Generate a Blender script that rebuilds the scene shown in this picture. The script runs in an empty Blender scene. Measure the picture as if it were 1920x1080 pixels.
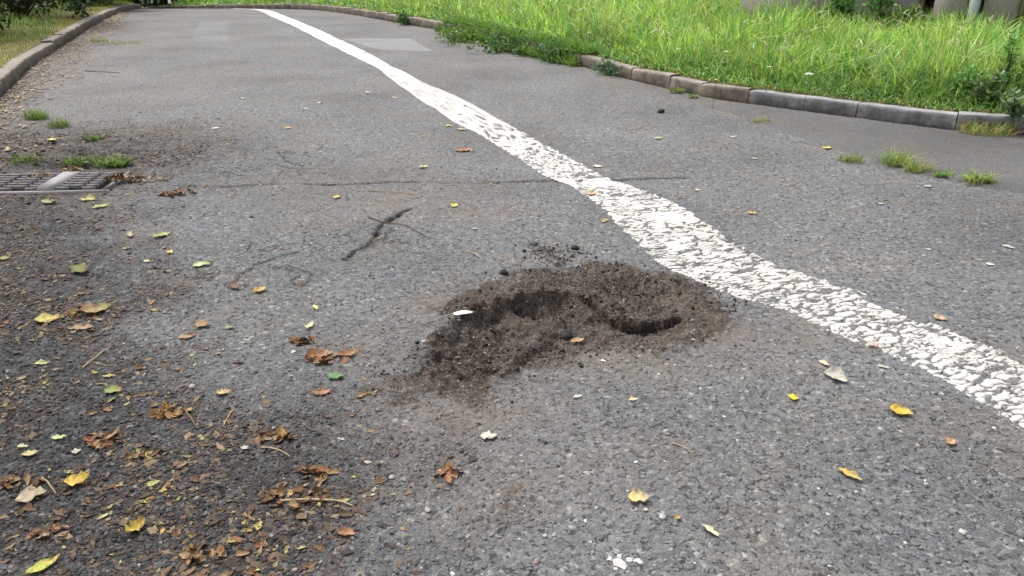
import bpy, math, random
import numpy as np
from mathutils import Vector, Matrix

R = math.radians
scene = bpy.context.scene
COL = scene.collection
rng = np.random.default_rng(7)
random.seed(7)

# ------------------------------------------------------------------ camera, sky, sun, exposure
H = 1.40                      # camera height above the road (m)
S = H / 1.25
FPX = 1450.0                  # focal length in pixels of a 1920 wide picture
YH = -100.0
PITCH = math.atan((540 - YH) / FPX)
cam_d = bpy.data.cameras.new('camera')
cam_d.sensor_width = 36.0
cam_d.lens = 36.0 * FPX / 1920.0
cam_d.clip_end = 600
cam_d.clip_start = 0.05
cam = bpy.data.objects.new('camera', cam_d)
COL.objects.link(cam)
cam.location = (0, 0, H)
cam.rotation_euler = (R(90) - PITCH, 0, 0)
scene.camera = cam

SUN = Vector((-0.40, 0.38, 0.84)).normalized()
world = bpy.data.worlds.new('World')
scene.world = world
world.use_nodes = True
wn = world.node_tree
wn.nodes.clear()
sky = wn.nodes.new('ShaderNodeTexSky')
sky.sky_type = 'NISHITA'
sky.sun_disc = False
sky.sun_elevation = math.asin(SUN.z)
sky.sun_rotation = math.atan2(SUN.x, SUN.y)
sky.dust_density = 3.0
sky.air_density = 1.0
hs = wn.nodes.new('ShaderNodeHueSaturation')
hs.inputs['Saturation'].default_value = 0.28
bg = wn.nodes.new('ShaderNodeBackground')
bg.inputs['Strength'].default_value = 0.092
wo = wn.nodes.new('ShaderNodeOutputWorld')
wn.links.new(sky.outputs[0], hs.inputs['Color'])
wn.links.new(hs.outputs[0], bg.inputs['Color'])
wn.links.new(bg.outputs[0], wo.inputs['Surface'])

sun_d = bpy.data.lights.new('sun', 'SUN')
sun_d.energy = 1.5
sun_d.angle = R(32)
sun_d.color = (1.0, 0.955, 0.89)
sun = bpy.data.objects.new('sun', sun_d)
COL.objects.link(sun)
sun.location = SUN * 30
sun.rotation_euler = SUN.to_track_quat('Z', 'Y').to_euler()

scene.view_settings.view_transform = 'Standard'
scene.view_settings.look = 'None'
scene.view_settings.gamma = 1.0
scene.view_settings.use_curve_mapping = False
scene.view_settings.exposure = 1.45
scene.render.engine = 'CYCLES'
scene.cycles.use_denoising = True
scene.cycles.max_bounces = 6
scene.cycles.transparent_max_bounces = 6

# ------------------------------------------------------------------ terrain
D0, KC = 10.0 * S, 0.00311 / S * (12.5 / 12.5)
D0 = 12.5 * S


def macro(y):
    """the road runs level towards the crest, then falls away behind it"""
    u = np.clip(np.asarray(y, float) - D0, 0, None)
    a = np.minimum(u, 24.0)
    return -KC * a * a - (u - a).clip(0, 30) * 2 * KC * 24.0


def P(px, py, z=0.0):
    """photograph pixel -> point on the ground"""
    e = math.atan((py - 540) / FPX)
    t = math.tan(PITCH + e)
    h = H - z
    d = h / t if t > 1e-4 else 1e3
    if d > D0:
        B = -(2 * KC * D0 + t)
        C = h + KC * D0 * D0
        Dq = B * B - 4 * KC * C
        d = (-B - math.sqrt(Dq)) / (2 * KC) if Dq > 0 else -B / (2 * KC)
    zc = d * math.cos(PITCH) + (h - float(macro(d))) * math.sin(PITCH)
    return ((px - 960) / FPX * zc, d)


def PX(px, py):
    """metres per pixel on the ground there"""
    x0, y0 = P(px, py)
    return (y0 * math.cos(PITCH) + H * math.sin(PITCH)) / FPX


# ------------------------------------------------------------------ numpy noise
def _h(ix, iy, seed):
    a = (ix.astype(np.int64) * 374761393 + iy.astype(np.int64) * 668265263 + seed * 974711) & 0xFFFFFFFF
    a = ((a ^ (a >> 13)) * 1274126177) & 0xFFFFFFFF
    a = (a ^ (a >> 16)) & 0xFFFFFFFF
    return a.astype(np.float64) / 4294967295.0


def vnoise(x, y, seed=0):
    x = np.asarray(x, float); y = np.asarray(y, float)
    ix = np.floor(x); iy = np.floor(y)
    fx = x - ix; fy = y - iy
    u = fx * fx * fx * (fx * (fx * 6 - 15) + 10)
    v = fy * fy * fy * (fy * (fy * 6 - 15) + 10)
    a = _h(ix, iy, seed); b = _h(ix + 1, iy, seed)
    c = _h(ix, iy + 1, seed); d = _h(ix + 1, iy + 1, seed)
    return (a + (b - a) * u) * (1 - v) + (c + (d - c) * u) * v     # 0..1


def fbm(x, y, sc, octv=4, seed=0):
    s = 0.0; amp = 0.5; tot = 0.0
    for i in range(octv):
        s = s + amp * vnoise(np.asarray(x) * sc, np.asarray(y) * sc, seed + i * 17)
        tot += amp; amp *= 0.5; sc *= 2.03
    return s / tot


def worley(x, y, sc, seed=0):
    x = np.asarray(x) * sc; y = np.asarray(y) * sc
    ix = np.floor(x); iy = np.floor(y)
    f1 = np.full(x.shape, 9.0); f2 = np.full(x.shape, 9.0); cid = np.zeros(x.shape)
    for dx in (-1, 0, 1):
        for dy in (-1, 0, 1):
            cx = ix + dx; cy = iy + dy
            d = np.hypot(cx + _h(cx, cy, seed) - x, cy + _h(cx, cy, seed + 5) - y)
            m = d < f1
            f2 = np.where(m, f1, np.minimum(f2, d))
            cid = np.where(m, _h(cx, cy, seed + 9), cid)
            f1 = np.where(m, d, f1)
    return f1, f2, cid


def sstep(a, b, x):
    t = np.clip((x - a) / (b - a), 0, 1)
    return t * t * (3 - 2 * t)


def poly_dist(x, y, pts):
    """distance to a polyline and the 0..1 position along it"""
    best = np.full(np.shape(x), 1e9); tt = np.zeros(np.shape(x))
    n = len(pts) - 1
    for i in range(n):
        ax, ay = pts[i][:2]; bx, by = pts[i + 1][:2]
        dx, dy = bx - ax, by - ay
        l2 = dx * dx + dy * dy + 1e-12
        t = np.clip(((x - ax) * dx + (y - ay) * dy) / l2, 0, 1)
        d = np.hypot(x - ax - t * dx, y - ay - t * dy)
        m = d < best
        best = np.where(m, d, best); tt = np.where(m, (i + t) / n, tt)
    return best, tt


def poly_sd(x, y, pts):
    """signed distance to a closed polygon, positive inside"""
    d, _ = poly_dist(x, y, list(pts) + [pts[0]])
    ins = np.zeros(np.shape(x), bool)
    n = len(pts)
    for i in range(n):
        ax, ay = pts[i]; bx, by = pts[(i + 1) % n]
        c = ((ay > y) != (by > y)) & (x < (bx - ax) * (y - ay) / (by - ay + 1e-12) + ax)
        ins ^= c
    return np.where(ins, d, -d)


def G(l):
    return [P(*q) for q in l]


# ------------------------------------------------------------------ the shapes laid into the road
SOIL = G([(752, 742), (742, 705), (795, 655), (822, 622), (850, 602), (812, 585), (850, 556), (925, 540), (940, 508),
          (1010, 503), (1062, 520), (1095, 488), (1200, 498), (1262, 513), (1335, 545), (1372, 572), (1395, 600),
          (1352, 640), (1240, 662), (1100, 672), (1012, 680), (952, 716), (928, 738), (850, 733)])
RUT = G([(792, 712), (820, 650), (872, 608), (930, 583), (1010, 562), (1075, 560), (1118, 585), (1075, 625),
         (1030, 655), (985, 672), (930, 706), (860, 720)])
BOWL = G([(1085, 545), (1140, 515), (1220, 515), (1300, 548), (1325, 585), (1270, 612), (1170, 612), (1110, 590)])
CREV1 = G([(1062, 556), (1095, 561), (1120, 572), (1140, 588), (1165, 600), (1195, 604)])
CREV2 = G([(1190, 604), (1225, 606), (1255, 595), (1285, 590)])
LIP = G([(930, 712), (985, 672), (1020, 652), (1065, 628), (1120, 598)])
BANK = G([(800, 668), (840, 625), (890, 592), (960, 572), (1045, 556)])
CRACKS = [
    (G([(648, 486), (668, 470), (690, 462), (706, 440), (715, 422), (742, 408), (768, 392)]), 0.0115, 0.045),
    (G([(428, 540), (450, 515), (470, 500), (520, 482), (560, 472)]), 0.006, 0.014),
    (G([(180, 262), (230, 275), (285, 285), (322, 292), (345, 310)]), 0.012, 0.02),
    (G([(90, 232), (150, 250), (190, 262), (215, 285)]), 0.02, 0.03),
    (G([(285, 285), (300, 268), (330, 262)]), 0.012, 0.015),
    (G([(520, 285), (545, 305), (570, 312)]), 0.007, 0.012),
    (G([(1000, 458), (1030, 470), (1050, 490), (1058, 505)]), 0.018, 0.02),
    (G([(1370, 470), (1430, 492), (1320, 425)]), 0.004, 0.01),
]
SEAM = G([(215, 352), (330, 347), (420, 350), (520, 344), (640, 347), (740, 342), (900, 345), (1010, 340), (1100, 342), (1200, 336), (1290, 334)])
LITTER = G([(-320, 1180), (-320, 330), (-60, 335), (190, 372), (240, 440), (290, 520), (320, 620), (420, 700), (510, 820),
            (560, 960), (600, 1180)])
GUTTER = [(-5.1, 7.9), (-4.0, 5.0)]


def height(x, y):
    """road surface with ruts, cracks and undulation"""
    x = np.asarray(x, float); y = np.asarray(y, float)
    z = macro(y) + (fbm(x, y, 0.6, 3, 3) - 0.5) * 0.022 * sstep(0, 2, np.hypot(x, y))
    near = (np.abs(x) < 9) & (y > -1) & (y < 16)
    if not near.any():
        return z
    xn = x[near]; yn = y[near]
    dz = np.zeros(xn.shape)
    dz += (fbm(xn, yn, 14, 3, 40) - 0.5) * 0.006
    dz += (vnoise(xn * 95, yn * 95, 41) - 0.5) * 0.0032 * (yn < 6)
    w = (fbm(xn, yn, 9, 3, 21) - 0.5) * 0.05
    w2 = (fbm(xn, yn, 30, 3, 27) - 0.5) * 0.03
    b = (xn > -1.0) & (xn < 1.5) & (yn > 1.7) & (yn < 4.2)
    if b.any():
        xb = xn[b]; yb = yn[b]
        wb = w[b] + w2[b]
        so = poly_sd(xb, yb, SOIL) + wb * 0.7
        ru = poly_sd(xb, yb, RUT) + wb * 1.1 + (fbm(xb, yb, 42, 3, 29) - .5) * .035
        bo = poly_sd(xb, yb, BOWL) + wb * 0.5
        q = np.zeros(xb.shape)
        q += 0.007 * sstep(-0.05, 0.10, so) * (-0.3 + 1.6 * fbm(xb, yb, 12, 3, 61))
        q -= 0.062 * sstep(-0.010, 0.045, ru) * (0.22 + 0.63 * sstep(0.0, 0.40, xb + 0.34)) * (.60 + .55 * sstep(.36, .58, fbm(xb, yb, 7, 3, 31))) * sstep(.42, .20, xb)
        q -= 0.030 * sstep(-0.04, 0.16, bo)
        d, t = poly_dist(xb, yb, LIP)
        q += 0.030 * np.exp(-(d / 0.020) ** 2) * sstep(.32, .58, fbm(xb, yb, 11, 3, 67))
        d, t = poly_dist(xb + w2[b], yb, BANK)
        q += 0.034 * np.exp(-(d / 0.045) ** 2) * (0.6 + 0.8 * fbm(xb, yb, 25, 2, 77))
        cv = CREV1[:-1] + CREV2
        yc = np.interp(xb, [p[0] for p in cv], [p[1] for p in cv])
        dy = yb - yc + wb * 0.5 + (fbm(xb, yb, 26, 3, 68) - .5) * .07
        fade = sstep(cv[0][0] + .03, cv[0][0] + .12, xb) * sstep(cv[-1][0] + .03, cv[-1][0] - .08, xb)
        fade = fade * (.55 + .45 * sstep(.35, .6, fbm(xb, yb, 8, 2, 69)))
        q -= 0.060 * fade * sstep(-.17, -.01, dy) * sstep(.028, .004, dy)
        q -= 0.045 * fade * np.exp(-((dy + .004) / .014) ** 2)
        q += 0.012 * fade * np.exp(-((dy - .05) / .03) ** 2)
        # crumbled ridge and clods on the left bank
        d, t = poly_dist(xb + w2[b], yb, BANK)
        f1, f2, cid = worley(xb + wb, yb, 24, 74)
        q += 0.030 * np.exp(-(d / 0.06) ** 2) * np.clip(.75 - f1, 0, 1) * (cid > .35)
        m = sstep(-0.02, 0.03, so)
        f1, f2, cid = worley(xb, yb, 46, 71)
        q += m * (0.010 * (1 - f1) * (cid > 0.72) + (fbm(xb, yb, 45, 4, 73) - 0.5) * 0.020 * sstep(.35,.6,fbm(xb, yb, 7, 2, 79)))
        dz[b] += q
    for c, wd, dp in CRACKS:
        bb = np.array(c)
        m = (xn > bb[:, 0].min() - .2) & (xn < bb[:, 0].max() + .2) & (yn > bb[:, 1].min() - .2) & (yn < bb[:, 1].max() + .2)
        if m.any():
            d, t = poly_dist(xn[m] + w2[m] * 0.9, yn[m] + w[m] * 0.5, c)
            k = 0.15 + 1.9 * vnoise(xn[m] * 26, yn[m] * 26, 91) ** 1.3
            dz[m] -= dp * sstep(wd * k * 1.35, wd * k * 0.35, d)
    d, t = poly_dist(xn + w2 * .6, yn + w * .2, SEAM)
    dz -= 0.012 * np.exp(-(d / 0.016) ** 2) * (.3 + vnoise(xn * 9, yn * 9, 17))
    # sunken, broken asphalt round the drain
    dz -= 0.03 * np.exp(-((xn + 3.05) / 0.7) ** 2 - ((yn - 5.0) / 0.55) ** 2)
    m = np.exp(-((xn + 3.3) / 1.0) ** 2 - ((yn - 5.7) / 0.6) ** 2)
    dz += m * (fbm(xn, yn, 6, 5, 55) - 0.5) * 0.15
    z = z.copy()
    z[near] += dz
    return z


def hz(x, y):
    return float(height(np.array([x]), np.array([y]))[0])


def masks(x, y):
    """soil and dark-litter masks painted into the road as attributes"""
    n1 = fbm(x, y, 6, 4, 201); n2 = fbm(x, y, 1.6, 4, 202)
    so = poly_sd(x, y, SOIL)
    n3 = fbm(x, y, 17, 3, 203)
    soil = np.clip(0.5 + (so + 0.018 + (n1 - 0.5) * 0.30 + (n3 - 0.5) * 0.16) / 0.26, 0, 1)
    dust = np.exp(-((x + 0.18 * S) / 0.24) ** 2 - ((y - 1.83 * S) / 0.20) ** 2) * 0.46
    dust = np.maximum(dust, np.exp(-((x - 0.50 * S) / 0.42) ** 2 - ((y - 2.34 * S) / 0.22) ** 2) * 0.60)
    dust = np.maximum(dust, np.exp(-((x + 0.28 * S) / 0.30) ** 2 - ((y - 2.5 * S) / 0.13) ** 2) * 0.60)
    soil = np.maximum(soil, dust * (0.3 + 1.2 * n1))
    li = poly_sd(x, y, LITTER)
    dirt = sstep(-0.42, 0.34, li + (n2 - 0.5) * 1.1 + (n1 - 0.5) * 0.45)
    lk = np.interp(y, [p[1] for p in LKERB[::-1]][::1] if LKERB[0][1] > LKERB[-1][1] else [p[1] for p in LKERB],
                   [p[0] for p in LKERB[::-1]] if LKERB[0][1] > LKERB[-1][1] else [p[0] for p in LKERB])
    gut = np.exp(-np.clip(x - lk, 0, None) / 0.45) * (y > -8) * (y < 30)
    gut = np.clip(gut * (0.5 + n1), 0, 1)
    brk = np.exp(-((x + 3.5) / 1.25) ** 4 - ((y - 5.65) / 0.85) ** 2)
    dirt = np.maximum(dirt, np.clip(brk * (0.45 + 1.5 * n1), 0, 1))
    soil = np.maximum(soil, np.clip(gut * 0.75, 0, 1) * (y > 5.5))
    for c, wd, dp in CRACKS:
        bb = np.array(c)
        m = (x > bb[:, 0].min() - .3) & (x < bb[:, 0].max() + .3) & (y > bb[:, 1].min() - .3) & (y < bb[:, 1].max() + .3)
        if m.any():
            d, t = poly_dist(x[m], y[m], c)
            dirt[m] = np.maximum(dirt[m], np.exp(-(d / (wd * 2.2)) ** 2) * 0.55)
    d, t = poly_dist(x, y, SEAM)
    dirt = np.maximum(dirt, np.exp(-(d / .02) ** 2) * sstep(.32, .58, n1 + .05) * .95 * (d < .2))
    return soil, dirt


# ------------------------------------------------------------------ mesh and property helpers
def mk(name, V, F, mat=None, parent=None, attrs=None, col=None, smooth=True, loc=None):
    V = np.ascontiguousarray(V, dtype=np.float32)
    F = np.ascontiguousarray(F, dtype=np.int32)
    me = bpy.data.meshes.new(name)
    k = F.shape[1]
    me.vertices.add(len(V)); me.loops.add(F.size); me.polygons.add(len(F))
    me.vertices.foreach_set('co', V.ravel())
    me.loops.foreach_set('vertex_index', F.ravel())
    me.polygons.foreach_set('loop_start', np.arange(0, F.size, k, dtype=np.int32))
    me.update(calc_edges=True)
    if smooth:
        me.polygons.foreach_set('use_smooth', np.ones(len(F), bool))
    if attrs:
        for n, a in attrs.items():
            at = me.attributes.new(n, 'FLOAT', 'POINT')
            at.data.foreach_set('value', np.ascontiguousarray(a, dtype=np.float32).ravel())
    if col is not None:
        c = np.ones((len(V), 4), np.float32); c[:, :3] = col
        at = me.color_attributes.new('Col', 'FLOAT_COLOR', 'POINT')
        at.data.foreach_set('color', c.ravel())
    if mat:
        me.materials.append(mat)
    o = bpy.data.objects.new(name, me)
    COL.objects.link(o)
    if parent:
        o.parent = parent
    if loc is not None:
        o.location = loc
    return o


def tag(o, label=None, cat=None, group=None, kind=None):
    if label: o['label'] = label
    if cat: o['category'] = cat
    if group: o['group'] = group
    if kind: o['kind'] = kind
    return o


def empty(name, loc, rz=0.0, label=None, cat=None, group=None):
    o = bpy.data.objects.new(name, None)
    COL.objects.link(o)
    o.empty_display_size = 0.1
    o.location = loc
    o.rotation_euler = (0, 0, rz)
    return tag(o, label, cat, group)


def grid_faces(ny, nx):
    i = np.arange(ny * nx, dtype=np.int32).reshape(ny, nx)
    return np.stack([i[:-1, :-1], i[:-1, 1:], i[1:, 1:], i[1:, :-1]], -1).reshape(-1, 4)


def tube(pts, rad, n=7, cap=True):
    pts = np.array(pts, float); rad = np.array(rad, float)
    V = []; F = []
    for i in range(len(pts)):
        t = pts[min(i + 1, len(pts) - 1)] - pts[max(i - 1, 0)]
        t = t / (np.linalg.norm(t) + 1e-9)
        a = np.cross(t, (0.13, 0.21, 0.97) if abs(t[2]) < 0.9 else (1, 0, 0)); a /= np.linalg.norm(a) + 1e-9
        b = np.cross(t, a)
        for j in range(n):
            an = 2 * math.pi * j / n
            V.append(pts[i] + rad[i] * (math.cos(an) * a + math.sin(an) * b))
    for i in range(len(pts) - 1):
        for j in range(n):
            F.append((i * n + j, i * n + (j + 1) % n, (i + 1) * n + (j + 1) % n, (i + 1) * n + j))
    return np.array(V), np.array(F, np.int32)


def join(parts):
    V = []; F = []; o = 0
    for v, f in parts:
        V.append(v); F.append(np.asarray(f) + o); o += len(v)
    return np.concatenate(V), np.concatenate(F)


def box(x0, x1, y0, y1, z0, z1):
    V = np.array([(x, y, z) for z in (z0, z1) for y in (y0, y1) for x in (x0, x1)], float)
    F = np.array([(0, 2, 3, 1), (4, 5, 7, 6), (0, 1, 5, 4), (2, 6, 7, 3), (0, 4, 6, 2), (1, 3, 7, 5)], np.int32)
    return V, F


# ------------------------------------------------------------------ materials
class NT:
    def __init__(s, name):
        s.m = bpy.data.materials.new(name); s.m.use_nodes = True
        s.t = s.m.node_tree; s.t.nodes.clear()
        s.out = s.n('ShaderNodeOutputMaterial')
        s.bsdf = s.n('ShaderNodeBsdfPrincipled')
        s.l(s.bsdf.outputs[0], s.out.inputs['Surface'])
        s.bsdf.inputs['Specular IOR Level'].default_value = 0.3

    def n(s, t, **kw):
        o = s.t.nodes.new(t)
        for k, v in kw.items(): setattr(o, k, v)
        return o

    def l(s, a, b): s.t.links.new(a, b)

    def inp(s, sock, v):
        if isinstance(v, (int, float)): sock.default_value = v
        elif isinstance(v, tuple): sock.default_value = v if len(v) == 4 or sock.type == 'VECTOR' else (*v, 1)
        else: s.l(v, sock)

    def pos(s): return s.n('ShaderNodeNewGeometry').outputs['Position']

    def objco(s): return s.n('ShaderNodeTexCoord').outputs['Object']

    def noise(s, vec, sc, det=3, rough=.55, dist=0):
        o = s.n('ShaderNodeTexNoise'); s.l(vec, o.inputs['Vector'])
        o.inputs['Scale'].default_value = sc; o.inputs['Detail'].default_value = det
        o.inputs['Roughness'].default_value = rough; o.inputs['Distortion'].default_value = dist
        return o

    def vor(s, vec, sc, feat='F1'):
        o = s.n('ShaderNodeTexVoronoi', feature=feat); s.l(vec, o.inputs['Vector'])
        o.inputs['Scale'].default_value = sc
        return o

    def math(s, op, a, b=0.0, c=None):
        o = s.n('ShaderNodeMath', operation=op)
        s.inp(o.inputs[0], a); s.inp(o.inputs[1], b)
        if c is not None: s.inp(o.inputs[2], c)
        return o.outputs[0]

    def mix(s, f, a, b, mode='MIX'):
        o = s.n('ShaderNodeMix', data_type='RGBA', blend_type=mode)
        s.inp(o.inputs[0], f); s.inp(o.inputs[6], a); s.inp(o.inputs[7], b)
        return o.outputs[2]

    def ramp(s, f, stops, interp='LINEAR'):
        o = s.n('ShaderNodeValToRGB'); s.l(f, o.inputs[0])
        cr = o.color_ramp; cr.interpolation = interp
        while len(cr.elements) < len(stops): cr.elements.new(0.5)
        for e, (p, c) in zip(cr.elements, stops):
            e.position = p; e.color = (c, c, c, 1) if isinstance(c, (int, float)) else (*c, 1)
        return o.outputs[0]

    def mr(s, f, a, b, c=0.0, d=1.0):
        o = s.n('ShaderNodeMapRange', interpolation_type='SMOOTHSTEP')
        s.inp(o.inputs[0], f)
        for i, v in enumerate((a, b, c, d)): o.inputs[i + 1].default_value = v
        return o.outputs[0]

    def attr(s, name, t='GEOMETRY'):
        return s.n('ShaderNodeAttribute', attribute_name=name, attribute_type=t)

    def bump(s, h, strength=.5, dist=.01):
        o = s.n('ShaderNodeBump'); s.l(h, o.inputs['Height'])
        o.inputs['Strength'].default_value = strength; o.inputs['Distance'].default_value = dist
        s.l(o.outputs[0], s.bsdf.inputs['Normal'])

    def base(s, c, rough=.85):
        s.inp(s.bsdf.inputs['Base Color'], c); s.inp(s.bsdf.inputs['Roughness'], rough)
        return s.m


def asphalt(name, lo=.085, hi=.175, scale=78, pits=1.0, attrs=True, tint=(1, 1, 1)):
    n = NT(name); p = n.pos()
    w = n.noise(p, 45, 2)
    vm = n.n('ShaderNodeVectorMath', operation='MULTIPLY_ADD')
    n.l(w.outputs['Color'], vm.inputs[0]); vm.inputs[1].default_value = (.016, .016, .016); n.l(p, vm.inputs[2])
    wp = vm.outputs[0]
    v1 = n.vor(wp, scale); ve = n.vor(wp, scale, 'DISTANCE_TO_EDGE')
    v2 = n.vor(wp, scale * 2.3)
    sep = n.n('ShaderNodeSeparateColor'); n.l(v1.outputs['Color'], sep.inputs[0])
    sep2 = n.n('ShaderNodeSeparateColor'); n.l(v2.outputs['Color'], sep2.inputs[0])
    stone = n.ramp(sep.outputs[0], [(0, (lo * .8, lo * .82, lo * .86)), (.45, (.5 * (lo + hi), .5 * (lo + hi), .5 * (lo + hi))),
                                    (.9, (hi, hi * .98, hi * .94)), (.965, (hi * 1.35, hi * 1.32, hi * 1.25)), (.99, (.34, .33, .30))])
    fine = n.ramp(sep2.outputs[0], [(0, lo * .75), (.6, (lo + hi) * .5), (1, hi * 1.15)])
    cover = n.mr(n.noise(p, 30, 4).outputs[0], .35, .65)
    c = n.mix(n.math('MULTIPLY', cover, .55), stone, fine)
    em = n.mr(ve.outputs['Distance'], 0.0, .16)
    c = n.mix(n.math('MULTIPLY_ADD', em, .28, .72), (lo * .55, lo * .54, lo * .54), c)
    pit = n.mr(n.noise(p, 52, 2, .5, .8).outputs[0], .60, .67)
    pit2 = n.mr(n.noise(p, 24, 3, .6, .8).outputs[0], .60, .70)
    pitm = n.math('MAXIMUM', pit, n.math('MULTIPLY', pit2, .6))
    c = n.mix(n.math('MULTIPLY', pitm, .72 * pits), c, (.026, .027, .031))
    big = n.noise(p, .9, 5, .6)
    c = n.mix(1.0, c, n.ramp(big.outputs[0], [(.3, .74), (.5, 1.0), (.7, 1.20)]), 'MULTIPLY')
    warm = n.noise(p, 2.2, 4, .6)
    c = n.mix(n.math('MULTIPLY', n.mr(warm.outputs[0], .46, .68), .8), c, n.mix(1.0, c, (1.10, .985, .86), 'MULTIPLY'))
    tr = n.noise(p, 3.6, 5, .7, .6)
    c = n.mix(n.math('MULTIPLY', n.mr(tr.outputs[0], .52, .72), .42), c, n.mix(1.0, c, (.62, .60, .58), 'MULTIPLY'))
    if tint != (1, 1, 1): c = n.mix(1.0, c, tint, 'MULTIPLY')
    hgt = n.math('ADD', n.math('MULTIPLY', em, .28), n.math('MULTIPLY', n.noise(p, 240, 3).outputs[0], .35))
    hgt = n.math('SUBTRACT', hgt, n.math('MULTIPLY', pitm, .9 * pits))
    if attrs:
        dirt = n.attr('dirt').outputs['Fac']; soil = n.attr('soil').outputs['Fac']
        dn = n.noise(p, 20, 4, .65)
        df = n.math('MULTIPLY', dirt, n.mr(dn.outputs[0], .25, .62))
        gap = n.mr(ve.outputs['Distance'], .05, .30, 1.0, .25)
        dcol = n.ramp(n.noise(p, 90, 3).outputs[0], [(.35, (.012, .011, .010)), (.55, (.026, .021, .017)), (.72, (.060, .041, .027))])
        c = n.mix(n.math('MULTIPLY', df, gap), c, dcol)
        c = n.mix(n.math('MULTIPLY', df, .58), c, (.030, .028, .026))
        # thin branching cracks where the surface is fatigued
        cw_ = n.n('ShaderNodeVectorMath', operation='MULTIPLY_ADD')
        n.l(n.noise(p, 5, 5, .7).outputs['Color'], cw_.inputs[0]); cw_.inputs[1].default_value = (.30, .30, 0); n.l(p, cw_.inputs[2])
        ce = n.vor(cw_.outputs[0], 3.4, 'DISTANCE_TO_EDGE')
        cz = n.attr('crack').outputs['Fac']
        cl = n.math('MULTIPLY', n.mr(ce.outputs['Distance'], .004, .018, 1.0, 0.0), n.mr(n.math('ADD', cz, n.math('MULTIPLY_ADD', n.noise(p, 3, 3).outputs[0], 1.2, -.6)), .35, .6))
        c = n.mix(n.math('MULTIPLY', cl, .65), c, (.018, .016, .015))
        hgt = n.math('SUBTRACT', hgt, n.math('MULTIPLY', cl, 2.0))
        du = n.attr('dust').outputs['Fac']
        c = n.mix(n.math('MULTIPLY', du, n.mr(n.noise(p, 13, 5, .7).outputs[0], .25, .7, .25, 1.0)), c, (.165, .128, .098))
        sn = n.noise(p, 55, 5, .7)
        sf = n.mr(n.math('ADD', n.math('SUBTRACT', soil, n.math('MULTIPLY', em, .10)), n.math('MULTIPLY_ADD', sn.outputs[0], 1.2, -.6)), .34, .70)
        grit = n.vor(p, 190)
        gs = n.n('ShaderNodeSeparateColor'); n.l(grit.outputs['Color'], gs.inputs[0])
        scol = n.ramp(n.noise(p, 16, 6, .72).outputs[0], [(.30, (.018, .0125, .009)), (.45, (.038, .0270, .0195)), (.57, (.066, .049, .037)), (.72, (.125, .098, .078))])
        scol = n.mix(n.math('MULTIPLY', n.mr(n.noise(p, 3.3, 4, .6).outputs[0], .45, .62), .7), scol, n.mix(.5, scol, (.15, .125, .105)))
        scol = n.mix(n.mr(gs.outputs[0], .86, .95), scol, (.17, .14, .115))
        scol = n.mix(n.mr(gs.outputs[1], .80, .92), scol, (.018, .013, .010))
        c = n.mix(sf, c, scol)
        hgt = n.math('ADD', hgt, n.math('MULTIPLY', sf, n.math('MULTIPLY', sn.outputs[0], 1.0)))
    n.bump(hgt, .85, .005)
    return n.base(c, .82)


M = {}
M['road'] = asphalt('asphalt', .105, .195, 66, 1.15, True, (.965, .995, 1.035))
M['patch_smooth'] = asphalt('asphalt_smooth', .098, .150, 150, .35, False, (.98, .98, 1.0))
M['patch_bluish'] = asphalt('asphalt_bluish', .20, .265, 150, .2, False, (.97, .99, 1.04))
M['patch_pale'] = asphalt('asphalt_pale', .145, .20, 150, .25, False, (.97, .99, 1.04))


def paint_mat():
    n = NT('road_paint'); p = n.pos()
    g = n.noise(p, 120, 4, .65)
    b = n.noise(p, 14, 5, .65)
    c = n.ramp(b.outputs[0], [(.3, (.44, .415, .385)), (.5, (.56, .535, .50)), (.75, (.62, .595, .56))])
    c = n.mix(n.mr(g.outputs[0], .60, .74), c, (.34, .32, .30))
    w = n.attr('wear').outputs['Fac']
    c = n.mix(n.math('MULTIPLY', n.mr(n.noise(p, 7, 6, .75).outputs[0], .46, .68), .45), c, (.36, .345, .335))
    c = n.mix(w, c, (.085, .082, .088))
    n.bump(n.math('ADD', g.outputs[0], b.outputs[0]), .45, .004)
    return n.base(c, .6)


M['paint'] = paint_mat()


def foliage(name, trans=.35, rough=.5, attr='Col'):
    n = NT(name)
    c = n.attr(attr).outputs['Color']
    n.base(c, rough)
    t = n.n('ShaderNodeBsdfTranslucent')
    n.l(n.mix(1.0, c, (1.25, 1.2, .6), 'MULTIPLY'), t.inputs['Color'])
    ms = n.n('ShaderNodeMixShader'); ms.inputs[0].default_value = trans
    n.l(n.bsdf.outputs[0], ms.inputs[1]); n.l(t.outputs[0], ms.inputs[2])
    n.l(ms.outputs[0], n.out.inputs['Surface'])
    return n.m


M['grass'] = foliage('grass_blades', .38, .45)
M['leaf'] = foliage('tree_leaves', .30, .45)


def litter_mat():
    n = NT('dead_leaf'); p = n.objco()
    c = n.attr('Col').outputs['Color']
    k = n.noise(p, 90, 4, .7)
    c = n.mix(1.0, c, n.ramp(k.outputs[0], [(.3, .62), (.5, 1.0), (.75, 1.2)]), 'MULTIPLY')
    c = n.mix(n.math('MULTIPLY', n.mr(n.noise(p, 38, 4, .75).outputs[0], .52, .68), .8), c, (.13, .075, .035))
    n.bump(k.outputs[0], .4, .002)
    return n.base(c, .62)


M['litter'] = litter_mat()


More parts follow.
